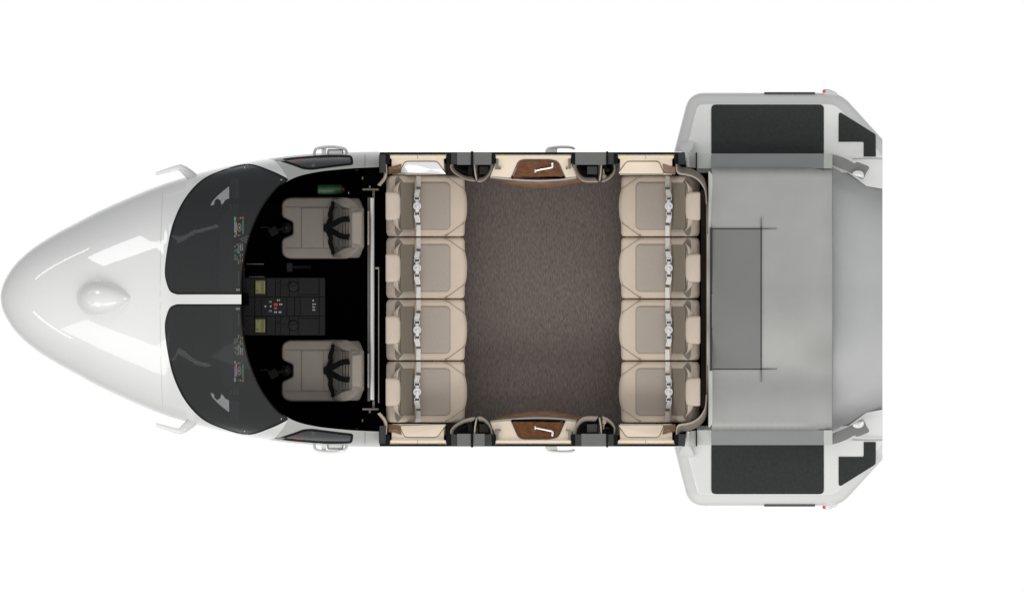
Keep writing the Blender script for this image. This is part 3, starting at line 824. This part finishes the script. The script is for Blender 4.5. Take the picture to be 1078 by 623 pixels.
# ------------------------------------------------------------------ passenger seat (copied)
def passenger_seat():
    t = thing('passenger_seat', 'x', 'seat', (448, 217, 0), 'beige passenger seats in two facing rows')
    c = 217.0
    g = G(); g.box(424, c-26, 482, c+26, 1.2, 38, 1, 3); obj('seat_base', g, 'black', t)
    out = [(418, c-32.0)]+[(484, c-32.0), (488.6, c-31), (489.4, c-26), (489.4, c-17.5)]
    bulge = spline([(489.4, c-17.5), (491.2, c-10), (491.8, c), (491.2, c+10), (489.4, c+17.5)], 3)
    out = [(418, c-32.0), (484, c-32.0), (487.8, c-31.4), (489.2, c-28.6)]+bulge+[(489.2, c+28.6), (487.8, c+31.4), (484, c+32.0), (418, c+32.0)]
    out = resample(out, 4, True)
    def cz(x, y): return 58-max(0, (x-478)/12)**2*3
    g = G(); g.cushion(out, 36, cz, 4.2, .8); s = obj('seat_cushion', g, 'cream', t, sharp=60)
    zz = 59.1
    g = G(); q = rrect(440, c-24.4, 473.6, c+24.4, 4.6)
    g.prism(offset(q, -.5), 50, 58.9); obj('seat_groove', g, 'seam', s)
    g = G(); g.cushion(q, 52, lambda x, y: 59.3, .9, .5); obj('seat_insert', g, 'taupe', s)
    g = G()
    for sg in (-1, 1):
        pl = [(469.2, c+sg*31.6), (476, c+sg*26.8), (482, c+sg*22.4), (489.0, c+sg*17.6)]
        pl = resample(pl, 2)
        g.sheet([[(x, y-.24, cz(x, y)+.72) for x, y in pl], [(x, y+.24, cz(x, y)+.72) for x, y in pl]], 1.5)
        g.lathe([(.55, -1), (.55, 1.0)], (469.2, c+sg*31.4, 58), 8)
    obj('stitching', g, 'seam', s)
    # backrest: lofted across the seat; the lining is set back from the side bolsters
    def prof(b, top, ri=0):            # (x,z): b = how far the front stands forward
        return [(436.6+b*.3, 52), (435.8+b*.6, 62), (429.6+b, 90), (424.0+b, 112), (421+b*.6, 119), (416.4, top), (411+ri, top-7), (407.4+ri, top-15), (406.6+ri, 96), (411, 60), (412, 40), (430, 38)]
    ysb = [-32, -31, -28.5, -26.2, -25, -24.2, 24.2, 25, 26.2, 28.5, 31, 32]
    bb = [-1.2, 1.4, 2.4, 1.9, .7, -.3, -.3, .7, 1.9, 2.4, 1.4, -1.2]
    tt = [115, 118, 119, 119.2, 119, 118.6, 118.6, 119, 119.2, 119, 118, 115]
    g = G(); g.loops([[(x, c+y, z) for x, z in prof(b, tp_, ri)] for y, b, tp_, ri in zip(ysb, bb, tt, [3.4, 1.3, .3, 0, 0, 0, 0, 0, 0, .3, 1.3, 3.4])])
    bk = obj('backrest', g, 'creamshade', t, sharp=50)
    # lining
    g = G()
    lin = [(436.2, 60.6), (433.0, 75), (429.8, 89.4), (424.2, 111.6), (421.2, 118.6)]
    yl = [c-24.6, c-24.2, c, c+24.2, c+24.6]
    g.sheet([[(x+dd, y, z+.8) for x, z in lin] for y, dd in zip(yl, (-.6, .25, .6, .25, -.6))], 2)
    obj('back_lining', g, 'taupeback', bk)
    # dark block painting in the shaded gap beside the headrest, and its curved wing
    for sg in (-1, 1):
        g = G()
        q = spline([(413, c+sg*15), (415.4, c+sg*19), (415.8, c+sg*26), (416.8, c+sg*29.8), (418.6, c+sg*31.2), (420.8, c+sg*29.8), (424.2, c+sg*25.2), (421.4, c+sg*23.4), (420.4, c+sg*15)], 3)
        g.prism(q, 112, lambda x, y: 122.6-max(0, x-420)*1.2); obj('head_hollow_shade', g, 'hollow', bk)
        g = G()
        a = spline([(413.8, c+sg*14.5), (414.6, c+sg*18), (417.4, c+sg*22.4), (421.4, c+sg*26.0)], 4)
        b = spline([(419.4, c+sg*14.5), (419.2, c+sg*18), (419.8, c+sg*21.8), (421.9, c+sg*25.8)], 4)
        g.sheet([[(x, y, 125) for x, y in a], [((p[0]+q[0])/2, (p[1]+q[1])/2, 127.5) for p, q in zip(a, b)], [(x, y, 126) for x, y in b]], 4)
        obj('head_wing', g, 'creamlite', bk)
    g = G(); g.cushion(rpoly([(406.0, c-14.9), (418.4, c-14.9), (421.6, c-11), (421.6, c+11), (418.4, c+14.9), (406.0, c+14.9)], [2.2, 3, 6, 6, 3, 2.2], 5), 118, 136, 3.4, .8)
    obj('headrest', g, 'creamlite', t, sharp=60)
    # seat belt
    def bz(x): return 64.5
    g = G()
    up = [(440.6, c-31.6, 63), (440.6, c-27, 65.6), (440.7, c-20.5, 68)]
    up2 = [(440.4, c-18, 70), (439.4, c-15, 72), (438.6, c-11, 73), (439.0, c-7.6, 73)]
    g.ribbon(up, [4.6, 4.4, 4.4], .8); g.ribbon(up2, [4.4, 5.2, 5.0, 4.4], .8)
    g.ribbon([(438.8, c+7.6, 73), (438.4, c+10, 73), (439.6, c+13.6, 72), (440.4, c+18, 70)], [4.2, 5.4, 5.4, 4.4], .8)
    g.ribbon([(440.6, c+19.5, 68), (440.6, c+26, 65.6), (440.4, c+31.6, 63)], [4.4, 4.4, 4.8], .8)
    belt = obj('seat_belt', g, 'webbing', t)
    g = G()
    g.lathe([(4.6, 0), (4.7, 1.8), (4.1, 2.8), (3.0, 2.9), (2.7, 2.2), (1.9, 2.3), (1.5, 3.2), (.3, 3.5)], (439.1, c, 73), 24)
    g.box(437, c-5.8, 441, c+5.8, 72.4, 74.2, .4, .5)
    obj('buckle', g, 'chrome', belt)
    g = G()
    for y in (c-8, c+8):
        for dx in (-3, 2.2): g.box(439+dx, y-1.7, 439.8+dx, y+1.7, 72.4, 75, .3)
        for dy in (-1.9, 1.2): g.box(436, y+dy, 442, y+dy+.7, 72.4, 75, .3)
    obj('buckle_loop', g, 'chrome', belt)
    g = G()
    for y in (c-18.6, c+18.6): g.box(438.2, y-1.1, 442.8, y+1.1, 68.4, 71.4, .3)
    for y in (c-8, c+8): g.box(437, y-1.1, 441.2, y+1.1, 72.8, 74.4, .2)
    obj('strap_adjuster', g, 'darkmetal', belt)
    return t
def copy_tree(o, parent=None):
    c = o.copy(); COL.objects.link(c)
    if parent is not None: c.parent = parent
    for ch in list(o.children): copy_tree(ch, c)
    return c
front = ['beige passenger seat behind the cockpit, beside the white side panel',
         'beige passenger seat behind the cockpit, second from the white side panel',
         'beige passenger seat behind the cockpit, third from the white side panel',
         'beige passenger seat behind the cockpit, farthest from the white side panel']
rear = ['beige passenger seat by the engine deck, at the row end nearest the photo top',
        'beige passenger seat before the grey access panel, second from the top of the photo',
        'beige passenger seat before the grey access panel, third from the top of the photo',
        'beige passenger seat by the engine deck, at the row end nearest the photo bottom']
seat = passenger_seat()
YS = [217, 282.1, 347.2, 412.4]
for i, y in enumerate(YS):
    o = seat if i == 0 else copy_tree(seat)
    o.location = W(448, y, 0); o['label'] = front[i]
for i, y in enumerate(YS):
    o = copy_tree(seat); o.location = W(2*571.6-448, y, 0); o.rotation_euler = (0, 0, math.pi); o['label'] = rear[i]

# ------------------------------------------------------------------ crew seats
def crew_seat():
    t = thing('pilot_seat', 'x', 'seat', (338, 240, 0), 'grey beige pilot seats')
    c = 240.0
    g = G(); g.box(305, c-24, 372, c+24, -3, 36, 1, 3); obj('seat_base', g, 'void', t)
    out = rpoly([(296.6, c-32.4), (372, c-32.4), (372, c+32.4), (296.6, c+32.4), (296.6, c+11.6), (308.2, c+6.4), (308.2, c-6.4), (296.6, c-11.6)],
                [12, 9, 9, 12, 4, 2, 2, 4], 6)
    out = resample(out, 3.5, True)
    g = G(); L = []
    for d, z in ((0, 34), (0, 47.5), (.3, 49.5), (.9, 51), (1.6, 51.8), (2.2, 52)):
        L.append([(x, y, z) for x, y in offset(out, d)])
    g.loops(L); s = obj('seat_cushion', g, 'crew', t, sharp=60)
    g = G(); g.cushion(rrect(317.6, c-21.2, 356, c+21.2, 2), 48, 53.0, .8, .5); obj('seat_insert', g, 'crew', s)
    g = G()
    for a, b in (((317.5, c-21.4), (356, c-21.4)), ((317.5, c+21.4), (356, c+21.4)), ((317.4, c-21.4), (317.4, c+21.4)), ((340.6, c-21.2), (340.6, c+21.2)), ((300, c-21.6), (317, c-21.4)), ((300, c+21.6), (317, c+21.4))):
        pl = resample([a, b], 4); z = 53.8 if (a[0] > 318 and b[0] > 318) else 53.0
        g.tube([(x, y, z-.1) for x, y in pl], .24, 5)
    obj('stitching', g, 'crewdark', s)
    def prof(b, top):
        k = (118-top)*.2; return [(353+b, 52), (356+b, 72), (361+b, 98-(118-top)*.4), (366+b*.6-k*.5, 116-(118-top)), (371-k*.7, top), (379-k, top), (383-k, top-4), (383.4-k, 60), (380-k, 40), (358, 40)]
    yb = [-31.2, -30, -26.5, -23, -21.2, -20.4, 20.4, 21.2, 23, 26.5, 30, 31.4]
    bb = [1.5, -3.5, -1.5, 4, 6, 6.6, 6.6, 6, 4, -1.5, -3.5, 1.5]
    tt = [88, 96, 104, 110, 114, 118, 118, 114, 110, 104, 96, 88]
    g = G(); g.loops([[(x, c+y, z) for x, z in prof(b, tp_)] for y, b, tp_ in zip(yb, bb, tt)])
    bk = obj('backrest', g, 'crew', t, sharp=50)
    g = G()
    for k in range(4):
        x0 = 358.2+k*3.1
        g.cushion(rrect(x0, c-20.2, x0+3.3, c+20.2, .8), 60, 66+k*13.5, .7, 2.2, 3, 3)
    obj('back_pleats', g, 'crewdark', bk)
    for sg in (-1, 1):
        g = G()
        a = [(353.6, c+sg*31.2, 66), (360, c+sg*31.8, 88), (368, c+sg*30.6, 102), (376, c+sg*24, 112), (381, c+sg*16, 116)]
        b = [(352.8, c+sg*29.4, 70), (357, c+sg*25.0, 88), (364, c+sg*21.6, 103), (372, c+sg*19.4, 114), (376, c+sg*13.5, 118)]
        a, b = spline(a, 4), spline(b, 4)
        m_ = [tuple((p[i]+q[i])/2+(2.5 if i == 2 else 0) for i in range(3)) for p, q in zip(a, b)]
        g.sheet([a, m_, b], 8); obj('back_bolster', g, 'crew', bk)
    g = G(); g.cushion(rpoly([(370.2, c-16.6), (381.6, c-18.2), (381.6, c+18.2), (370.2, c+16.6)], 2, 3), 112, 134, 2.8, .4); obj('headrest', g, 'crewlite', t, sharp=60)
    g = G()
    for sg in (-1, 1):
        g.ribbon(spline([(371, c+sg*9.2, 110), (364, c+sg*9.4, 99), (358, c+sg*8.0, 83), (352, c+sg*4.6, 66), (346, c+sg*1.4, 58)], 4), 6.0, 1)
        g.ribbon(spline([(350.6, c+sg*27.8, 56), (350, c+sg*23, 58), (347.6, c+sg*15, 57.5), (348, c+sg*10, 58), (345, c+sg*3, 58)], 4), [3.8]*5+[4.8]*12, 1)
    g.box(340.4, c-4, 346.6, c+4, 55, 60, .8, 1)
    obj('harness', g, 'blackweb', t)
    return t
cs = crew_seat(); cs['label'] = 'grey beige pilot seat with black harness, beside the green bottle'
c2 = copy_tree(cs); c2.location = W(338, 390, 0); c2['label'] = 'grey beige pilot seat with black harness, across the console from the green bottle'

# ------------------------------------------------------------------ cockpit furniture
def stick(cy, label):
    t = thing('control_stick', label, 'control stick', (301, cy, 0), 'black control sticks')
    g = G(); g.lathe([(5.4, 30), (5.6, 50), (4.6, 54), (2.4, 56), (1.2, 60)], (301.5, cy, 0), 16); g.prism(rpoly([(297, cy-6), (306.4, cy-5), (306.4, cy+5), (297, cy+6)], 2), -3, 40, 1); obj('stick_boot', g, 'knob', t)
    g = G(); g.tube([(301, cy, 54), (296, cy+1, 66), (291, cy+2.4, 74)], [1.6, 1.6, 1.8], 8)
    q = Matrix.Rotation(math.radians(-30), 2)
    g.prism([tuple(Vector((287.8, cy+3.4))+q@Vector(p)) for p in rrect(-4.6, -4.4, 4.6, 4.4, 1)], 70, 80, .8); obj('grip', g, 'black', t)
    g = G(); g.tube([(288, cy+2, 66), (280, cy-1, 64), (274, cy-.4, 62)], .8, 6); obj('cable', g, 'knob', t)
stick(240, 'black control stick in front of the pilot seat beside the green bottle')
stick(390, 'black control stick in front of the pilot seat away from the green bottle')
t = thing('collective_lever', 'dark lever lying between the console and the pilot seat by the green bottle', 'control lever', (314, 281, 0))
g = G(); g.box(301.5, 276.6, 308, 286.6, 40, 50, 1, 1.4); obj('grip', g, 'console', t)
g = G(); g.tube([(305, 281.5, 44), (316, 281.4, 42), (327, 281.2, 36)], 1.8, 8); obj('lever', g, 'console', t)

t = thing('fire_bottle', 'green bottle with a red end lying beside a pilot seat', 'bottle', (347, 199, 0))
g = G(); g.lathe([(.2, 334), (4.2, 334.3), (5.2, 335.4), (5.3, 338), (5.3, 357), (5.0, 359.4), (4, 360.4), (.2, 360.6)], (0, 199.2, 52), 20, 'x'); obj('cylinder', g, 'green', t)
g = G(); g.lathe([(.2, 360.4), (3.2, 360.5), (3.2, 362), (1.8, 363.4), (.2, 363.6)], (0, 199.6, 52), 14, 'x'); obj('cap', g, 'red', t)
g = G(); g.box(336, 195, 358, 203.4, -3, 47); obj('cradle', g, 'void', t)
g = G(); g.box(366.6, 202, 367.6, 204.4, 40, 48, .2); obj('pin', g, 'satin', t)

# centre console
t = thing('center_console', 'black centre console with two olive screens between the pilot seats', 'console', (300, 322, 0))
g = G(); g.prism(rrect(257, 292.4, 342.4, 352.8, 1), -3, 60, .6); body = obj('console_body', g, 'console', t)
g = G()
Z = 60.12
def ln(x0, y0, x1, y1, w=.35): g.box(x0-(w if x0 == x1 else 0), y0-(w if y0 == y1 else 0), x1+(w if x0 == x1 else 0), y1+(w if y0 == y1 else 0), 59.5, Z)
for y in (312.6, 332.6): ln(258, y, 341.6, y)
for x in (268, 280.6, 290, 295, 304.6, 314, 336): ln(x, 293.4, x, 312.2); ln(x, 333, x, 352.2)
for x in (268, 275, 302, 310, 316, 336): ln(x, 313, x, 332.2)
ln(316, 310, 336, 310); ln(316, 335, 336, 335)
obj('panel_groove', g, 'consoleline', body)
g = G()
for y0 in (295.2, 335.8): g.box(268.8, y0, 279.0, y0+14, 59, 60.7, .2)
sc_ = obj('screen', g, 'screen', t)
g = G()
for y0 in (295.2, 335.8):
    random.seed(7)
    for r in range(3):
        y = y0+1.0
        while y < y0+12.4:
            h = random.uniform(.7, 1.9)
            if random.random() < .72: g.box(269.6+r*1.7, y, 270.8+r*1.7, y+h, 60, 60.95)
            y += h+.5
    g.box(278.2, y0+.8, 278.8, y0+13.2, 60, 60.95)
obj('screen_text', g, 'screentext', sc_)
g = G()
for y in (301.8, 342.6): g.lathe([(5.4, 59), (5.2, 62), (4.6, 63), (.2, 63.2)], (308.9, y, 0), 24); g.box(305.6, y-.7, 312.2, y+.7, 62.5, 65.4, .3)
for y in (301.8, 342.6): g.lathe([(1.3, 59), (1.2, 62), (.2, 62.2)], (299.4, y, 0), 12); g.lathe([(1.3, 59), (1.2, 62), (.2, 62.2)], (292.3, y-1.4, 0), 12)
for x, y in ((262, 326.4), (266.6, 326.4), (270, 329), (279.6, 316.6), (279.6, 329), (299, 329), (299, 316), (260, 298), (260, 304), (260, 346), (260, 340), (264, 301), (264, 343), (306, 317), (306, 322), (306, 327), (312, 317), (312, 322), (312, 327)):
    g.lathe([(.9, 59), (.8, 61.2), (.2, 61.4)], (x, y, 0), 10)
obj('knob', g, 'knob', t)
g = G(); 
for x, y, w, h in ((283, 316.4, 3.2, 2.4), (283, 326, 3.2, 2.4), (288.4, 323.2, 3.4, 2.2)): g.box(x, y, x+w, y+h, 59, 61, .3)
obj('grey_button', g, 'section', t)
g = G()
for x, y, w, h in ((278.6, 321.6, 1.6, 1.6), (291.6, 315.2, 1.2, 1.4), (293.4, 315.2, 1.2, 1.4), (294, 319.4, 1.2, 1.7), (295.8, 319.4, 1.2, 1.7), (288.6, 327.6, 1.2, 1.7), (290.4, 327.6, 1.2, 1.7), (293.4, 327.6, 1.2, 1.7), (295.0, 327.6, 1.2, 1.7),
                   (329, 315.4, 1.2, 1.8), (329, 319.4, 1.2, 1.4), (331, 319.4, 1.2, 1.4), (329, 322.4, 1.2, 1.4), (330.6, 322.8, 1, 1.2), (329, 325.4, 1.2, 1.4), (330.6, 325.6, 1.2, 1.2)):
    g.box(x, y, x+w, y+h, 59.4, 60.5, .1)
g.prism([(284, 322.6), (285.8, 320.8), (285.6, 323.0), (284.6, 323.6)], 59.4, 60.6)
obj('key_legend', g, 'glow_w', t)
g = G(); g.box(288.2, 319.0, 292.2, 321.8, 59.4, 60.9, .2); obj('warning_key', g, 'glow_r', t)

# instrument panel under the windscreens
t = thing('instrument_panel', 'dark instrument panel with lit displays under the windscreens', 'instrument panel', (250, 315, 0))
def pz(x, y): return 96-1.9*(x-246)
g = G()
g.prism(rpoly([(230.4, 246), (231, 232), (236, 222.4), (245.5, 219.6), (245.5, 410.4), (236, 407.6), (231, 398), (230.4, 384)], [2, 4, 4, 2, 2, 4, 4, 2]), 40, lambda x, y: 95+(x-230)*.1, 1.5)
g.mi = 1
g.prism([(245.5, 222), (257.6, 222), (257.6, 408), (245.5, 408)], 40, pz)
body = obj('panel_body', g, ['coam', 'console'], t)
def dsp(items, name, mname, par, mir):
    g = G()
    for x0, y0, x1, y1 in items: g.prism([(x0, y0), (x1, y0), (x1, y1), (x0, y1)], lambda x, y: pz(x, y)-.5, lambda x, y: pz(x, y)+.75)
    return obj(name, g, mname, par, mir)
for mir in (False, True):
    g = G(); g.prism(rrect(245.8, 227.6, 257, 250.6, .8), lambda x, y: pz(x, y)-1, lambda x, y: pz(x, y)+.4); ds = obj('flight_display', g, 'knob', t, mir)
    dsp([(246.6, 233, 247.8, 245)], 'display_band', 'glow_b' if mir else 'glow_c', ds, mir)
    dsp([(248, 234, 249.4, 247.4)], 'display_band', 'glow_o', ds, mir)
    dsp([(246.4, 228.4, 248.4, 232.4), (252.6, 228.6, 253.8, 230.4), (246.6, 247.6, 248, 250), (250, 247.4, 253, 248.2), (255.4, 231.6, 256.2, 246)], 'display_band', 'glow_g', ds, mir)
    dsp([(250.2, 229, 252, 231.4)], 'display_band', 'glow_r', ds, mir)
    dsp([(255, 228.4, 256.4, 230.4)], 'display_band', 'glow_o', ds, mir)
    g = G()
    for k in range(16):
        a0, a1 = 2*math.pi*k/16, 2*math.pi*(k+1)/16
        q = [(252+1.9*math.cos(a0)*r, 239.6+4.4*math.sin(a0)*r) for r in (1,)]+[(252+1.9*math.cos(a1), 239.6+4.4*math.sin(a1)), (252+1.4*math.cos(a1), 239.6+3.6*math.sin(a1)), (252+1.4*math.cos(a0), 239.6+3.6*math.sin(a0))]
        g.prism(q, lambda x, y: pz(x, y)-.3, lambda x, y: pz(x, y)+.8)
    g.prism(rrect(251.4, 238.6, 252.6, 240.8, .3), lambda x, y: pz(x, y)-.3, lambda x, y: pz(x, y)+.8)
    obj('dial', g, 'glow_p', ds, mir)
    g = G(); g.prism(rrect(245.8, 255.6, 257, 278, .8), lambda x, y: pz(x, y)-1, lambda x, y: pz(x, y)+.4); ds = obj('switch_panel', g, 'knob', t, mir)
    random.seed(11)
    bins = {'glow_p': [], 'glow_g': [], 'glow_r': [], 'glow_o': []}
    for cx in (247, 249.2, 250.8, 252.6, 254.6):
        y = 256.6
        while y < 276.4:
            h = random.uniform(.8, 2.4)
            k = random.choices(list(bins), (6, 3, 1.2, 1))[0]
            if random.random() < .62: bins[k].append((cx, y, cx+random.uniform(.6, 1.3), y+h))
            y += h+.7
    for k, b in bins.items():
        if b: dsp(b, 'legend', k, ds, mir)
    dsp([(250.6, 286, 252.0, 300)], 'center_legend', 'section', t, mir)
    dsp([(248.6, 304, 250.2, 306), (250.8, 304, 252.4, 306)], 'center_legend', 'glow_p', t, mir)
    dsp([(256, 283, 257.2, 284.6)], 'warning_light', 'glow_r', t, mir)
g = G(); g.box(259, 277.4, 278, 278.4, 52, 58, .3); g.box(262, 290.9, 278.4, 291.7, 56, 61, .3); obj('grab_bar', g, 'darkmetal', t)
g = G(); g.box(254.4, 308.6, 262, 321.4, 56, 90, 1.5, 2); obj('post_end_shadow', g, 'void', t)  # black box painting in the shadow at the end of the centre post

fw = G(); fw.box(178.5, 246, 202.6, 384, 8, 22, .5, 6); fw.box(203.2, 246, 229, 384, 8, 22, .5, 6)
obj('footwell_floor', fw, 'foot', heli)
for mir in (False, True):
    g = G(); g.box(242.4, 187.5, 251.6, 208.5, 20, 34, .6, 1); g.box(246, 189, 248.6, 207, 30, 35, .4, .6); obj('door_pocket', g, 'pocket', heli, mir)
    g = G()
    for k in range(3): g.box(241.5+k*3.6, 214.5, 244.3+k*3.6, 225, 60, 72-k*3, .6, 1)
    obj('switch_rack', g, 'pocket', heli, mir)
# pedals seen against the chin windows
for mir in (False, True):
    nm = 'rudder pedals under the windscreen ahead of the '+('farther pilot seat from' if mir else 'pilot seat beside')+' the green bottle'
    t = thing('rudder_pedals', 'black '+nm, 'pedals', (232, 630-222 if mir else 222, -10), 'black rudder pedals')
    g = G(); g.box(225.6, 210.6, 230.6, 224, -6, 8, 1, 2); obj('pedal', g, 'void', t, mir)
    g = G(); g.box(233.4, 214, 240, 226, -6, 8, 1, 2); obj('pedal', g, 'void', t, mir)
    g = G(); g.box(222, 217, 244, 219, -20, -4, .5); obj('pedal_bar', g, 'void', t, mir)

# ------------------------------------------------------------------ studio light: a bright white sweep below, dim walls, lamps
w = bpy.data.worlds.new('World'); sc.world = w; w.use_nodes = True
nt = w.node_tree; bg = nt.nodes['Background']
tc = nt.nodes.new('ShaderNodeTexCoord'); sep = nt.nodes.new('ShaderNodeSeparateXYZ'); nt.links.new(tc.outputs['Generated'], sep.inputs[0])
rz = nt.nodes.new('ShaderNodeMapRange'); rz.interpolation_type = 'SMOOTHSTEP'
rz.inputs[1].default_value = -.68; rz.inputs[2].default_value = -.965; rz.inputs[3].default_value = 0; rz.inputs[4].default_value = 1
nt.links.new(sep.outputs['Z'], rz.inputs[0])
ry = nt.nodes.new('ShaderNodeMapRange'); ry.interpolation_type = 'SMOOTHSTEP'; ry.inputs[1].default_value = -.55; ry.inputs[2].default_value = .55
ry.inputs[3].default_value = 1; ry.inputs[4].default_value = 0
nt.links.new(sep.outputs['Y'], ry.inputs[0])
c1 = nt.nodes.new('ShaderNodeMix'); c1.data_type = 'RGBA'
c1.inputs[6].default_value = (.62, .63, .635, 1); c1.inputs[7].default_value = (.80, .80, .79, 1)
nt.links.new(ry.outputs[0], c1.inputs[0])
c2_ = nt.nodes.new('ShaderNodeMix'); c2_.data_type = 'RGBA'; c2_.inputs[7].default_value = (1.02, 1.02, 1.02, 1)
nt.links.new(rz.outputs[0], c2_.inputs[0]); up_ = nt.nodes.new('ShaderNodeMapRange'); up_.inputs[1].default_value = 0; up_.inputs[2].default_value = .8
up_.inputs[3].default_value = .5; up_.inputs[4].default_value = 1.12
nt.links.new(sep.outputs['Z'], up_.inputs[0])
c3 = nt.nodes.new('ShaderNodeMix'); c3.data_type = 'RGBA'; c3.blend_type = 'MULTIPLY'; c3.inputs[0].default_value = 1
nt.links.new(c1.outputs[2], c3.inputs[6]); nt.links.new(up_.outputs[0], c3.inputs[7])
nt.links.new(c3.outputs[2], c2_.inputs[6]); nt.links.new(c2_.outputs[2], bg.inputs['Color'])
bg.inputs['Strength'].default_value = 1.0

def lamp(name, loc, target, sx, sy, power, col=(1, 1, 1), roll=0):
    l = bpy.data.lights.new(name, 'AREA'); l.shape = 'RECTANGLE'; l.size = sx; l.size_y = sy; l.energy = power; l.color = col
    o = bpy.data.objects.new(name, l); COL.objects.link(o); o.location = loc
    d = Vector(target)-Vector(loc); o.rotation_euler = d.to_track_quat('-Z', 'Y').to_euler()
    o.rotation_euler.rotate_axis('Z', roll)
    return o
def reflected(px, py, dist):
    """where a lamp has to hang for the hull to mirror it towards a viewer overhead"""
    u, v = uv_up(px, py); e = .5
    P = W(*xyz_up(u, v)); a = W(*xyz_up(u+e, v))-W(*xyz_up(u-e, v)); b = W(*xyz_up(u, v+e))-W(*xyz_up(u, v-e))
    n = a.cross(b).normalized()
    if n.z < 0: n = -n
    r = 2*n.z*n-Vector((0, 0, 1))
    return P+r*dist, P
lamp('key_softbox', (0, -7, 8), (0, 0, .5), 7, 2.2, 250, (1, .99, .97))
lamp('aft_fill', (8.5, -1, 6), (2, 0, .5), 2, 3, 120)  # added lamp that brightens the aft end of the engine deck
for nm, px, py in (('strip_light_near', 49, 340), ('strip_light_far', 55, 281)):
    q, P = reflected(px, py, 6.5); print(nm, tuple(q)); lamp(nm, q, P, 3.6, .26, 14)
q, P = reflected(122, 266, 8); print('window', tuple(q)); lamp('window_softbox', q, P, 2.0, 2.6, 66)
q, P = reflected(120, 362, 8); print('low', tuple(q)); lamp('side_softbox', q, P, 4.5, 3.8, 110)

# ------------------------------------------------------------------ camera and colour
cam = bpy.data.cameras.new('camera'); co = bpy.data.objects.new('camera', cam); COL.objects.link(co)
cam.type = 'ORTHO'; cam.ortho_scale = 1078*S; co.location = (0, 0, 8); cam.clip_end = 60
sc.camera = co
sc.view_settings.view_transform = 'Standard'; sc.view_settings.look = 'None'
sc.view_settings.exposure = 0; sc.view_settings.gamma = 1; sc.view_settings.use_curve_mapping = False
for o in list(bpy.data.objects):
    if '_o' in o: del o['_o']
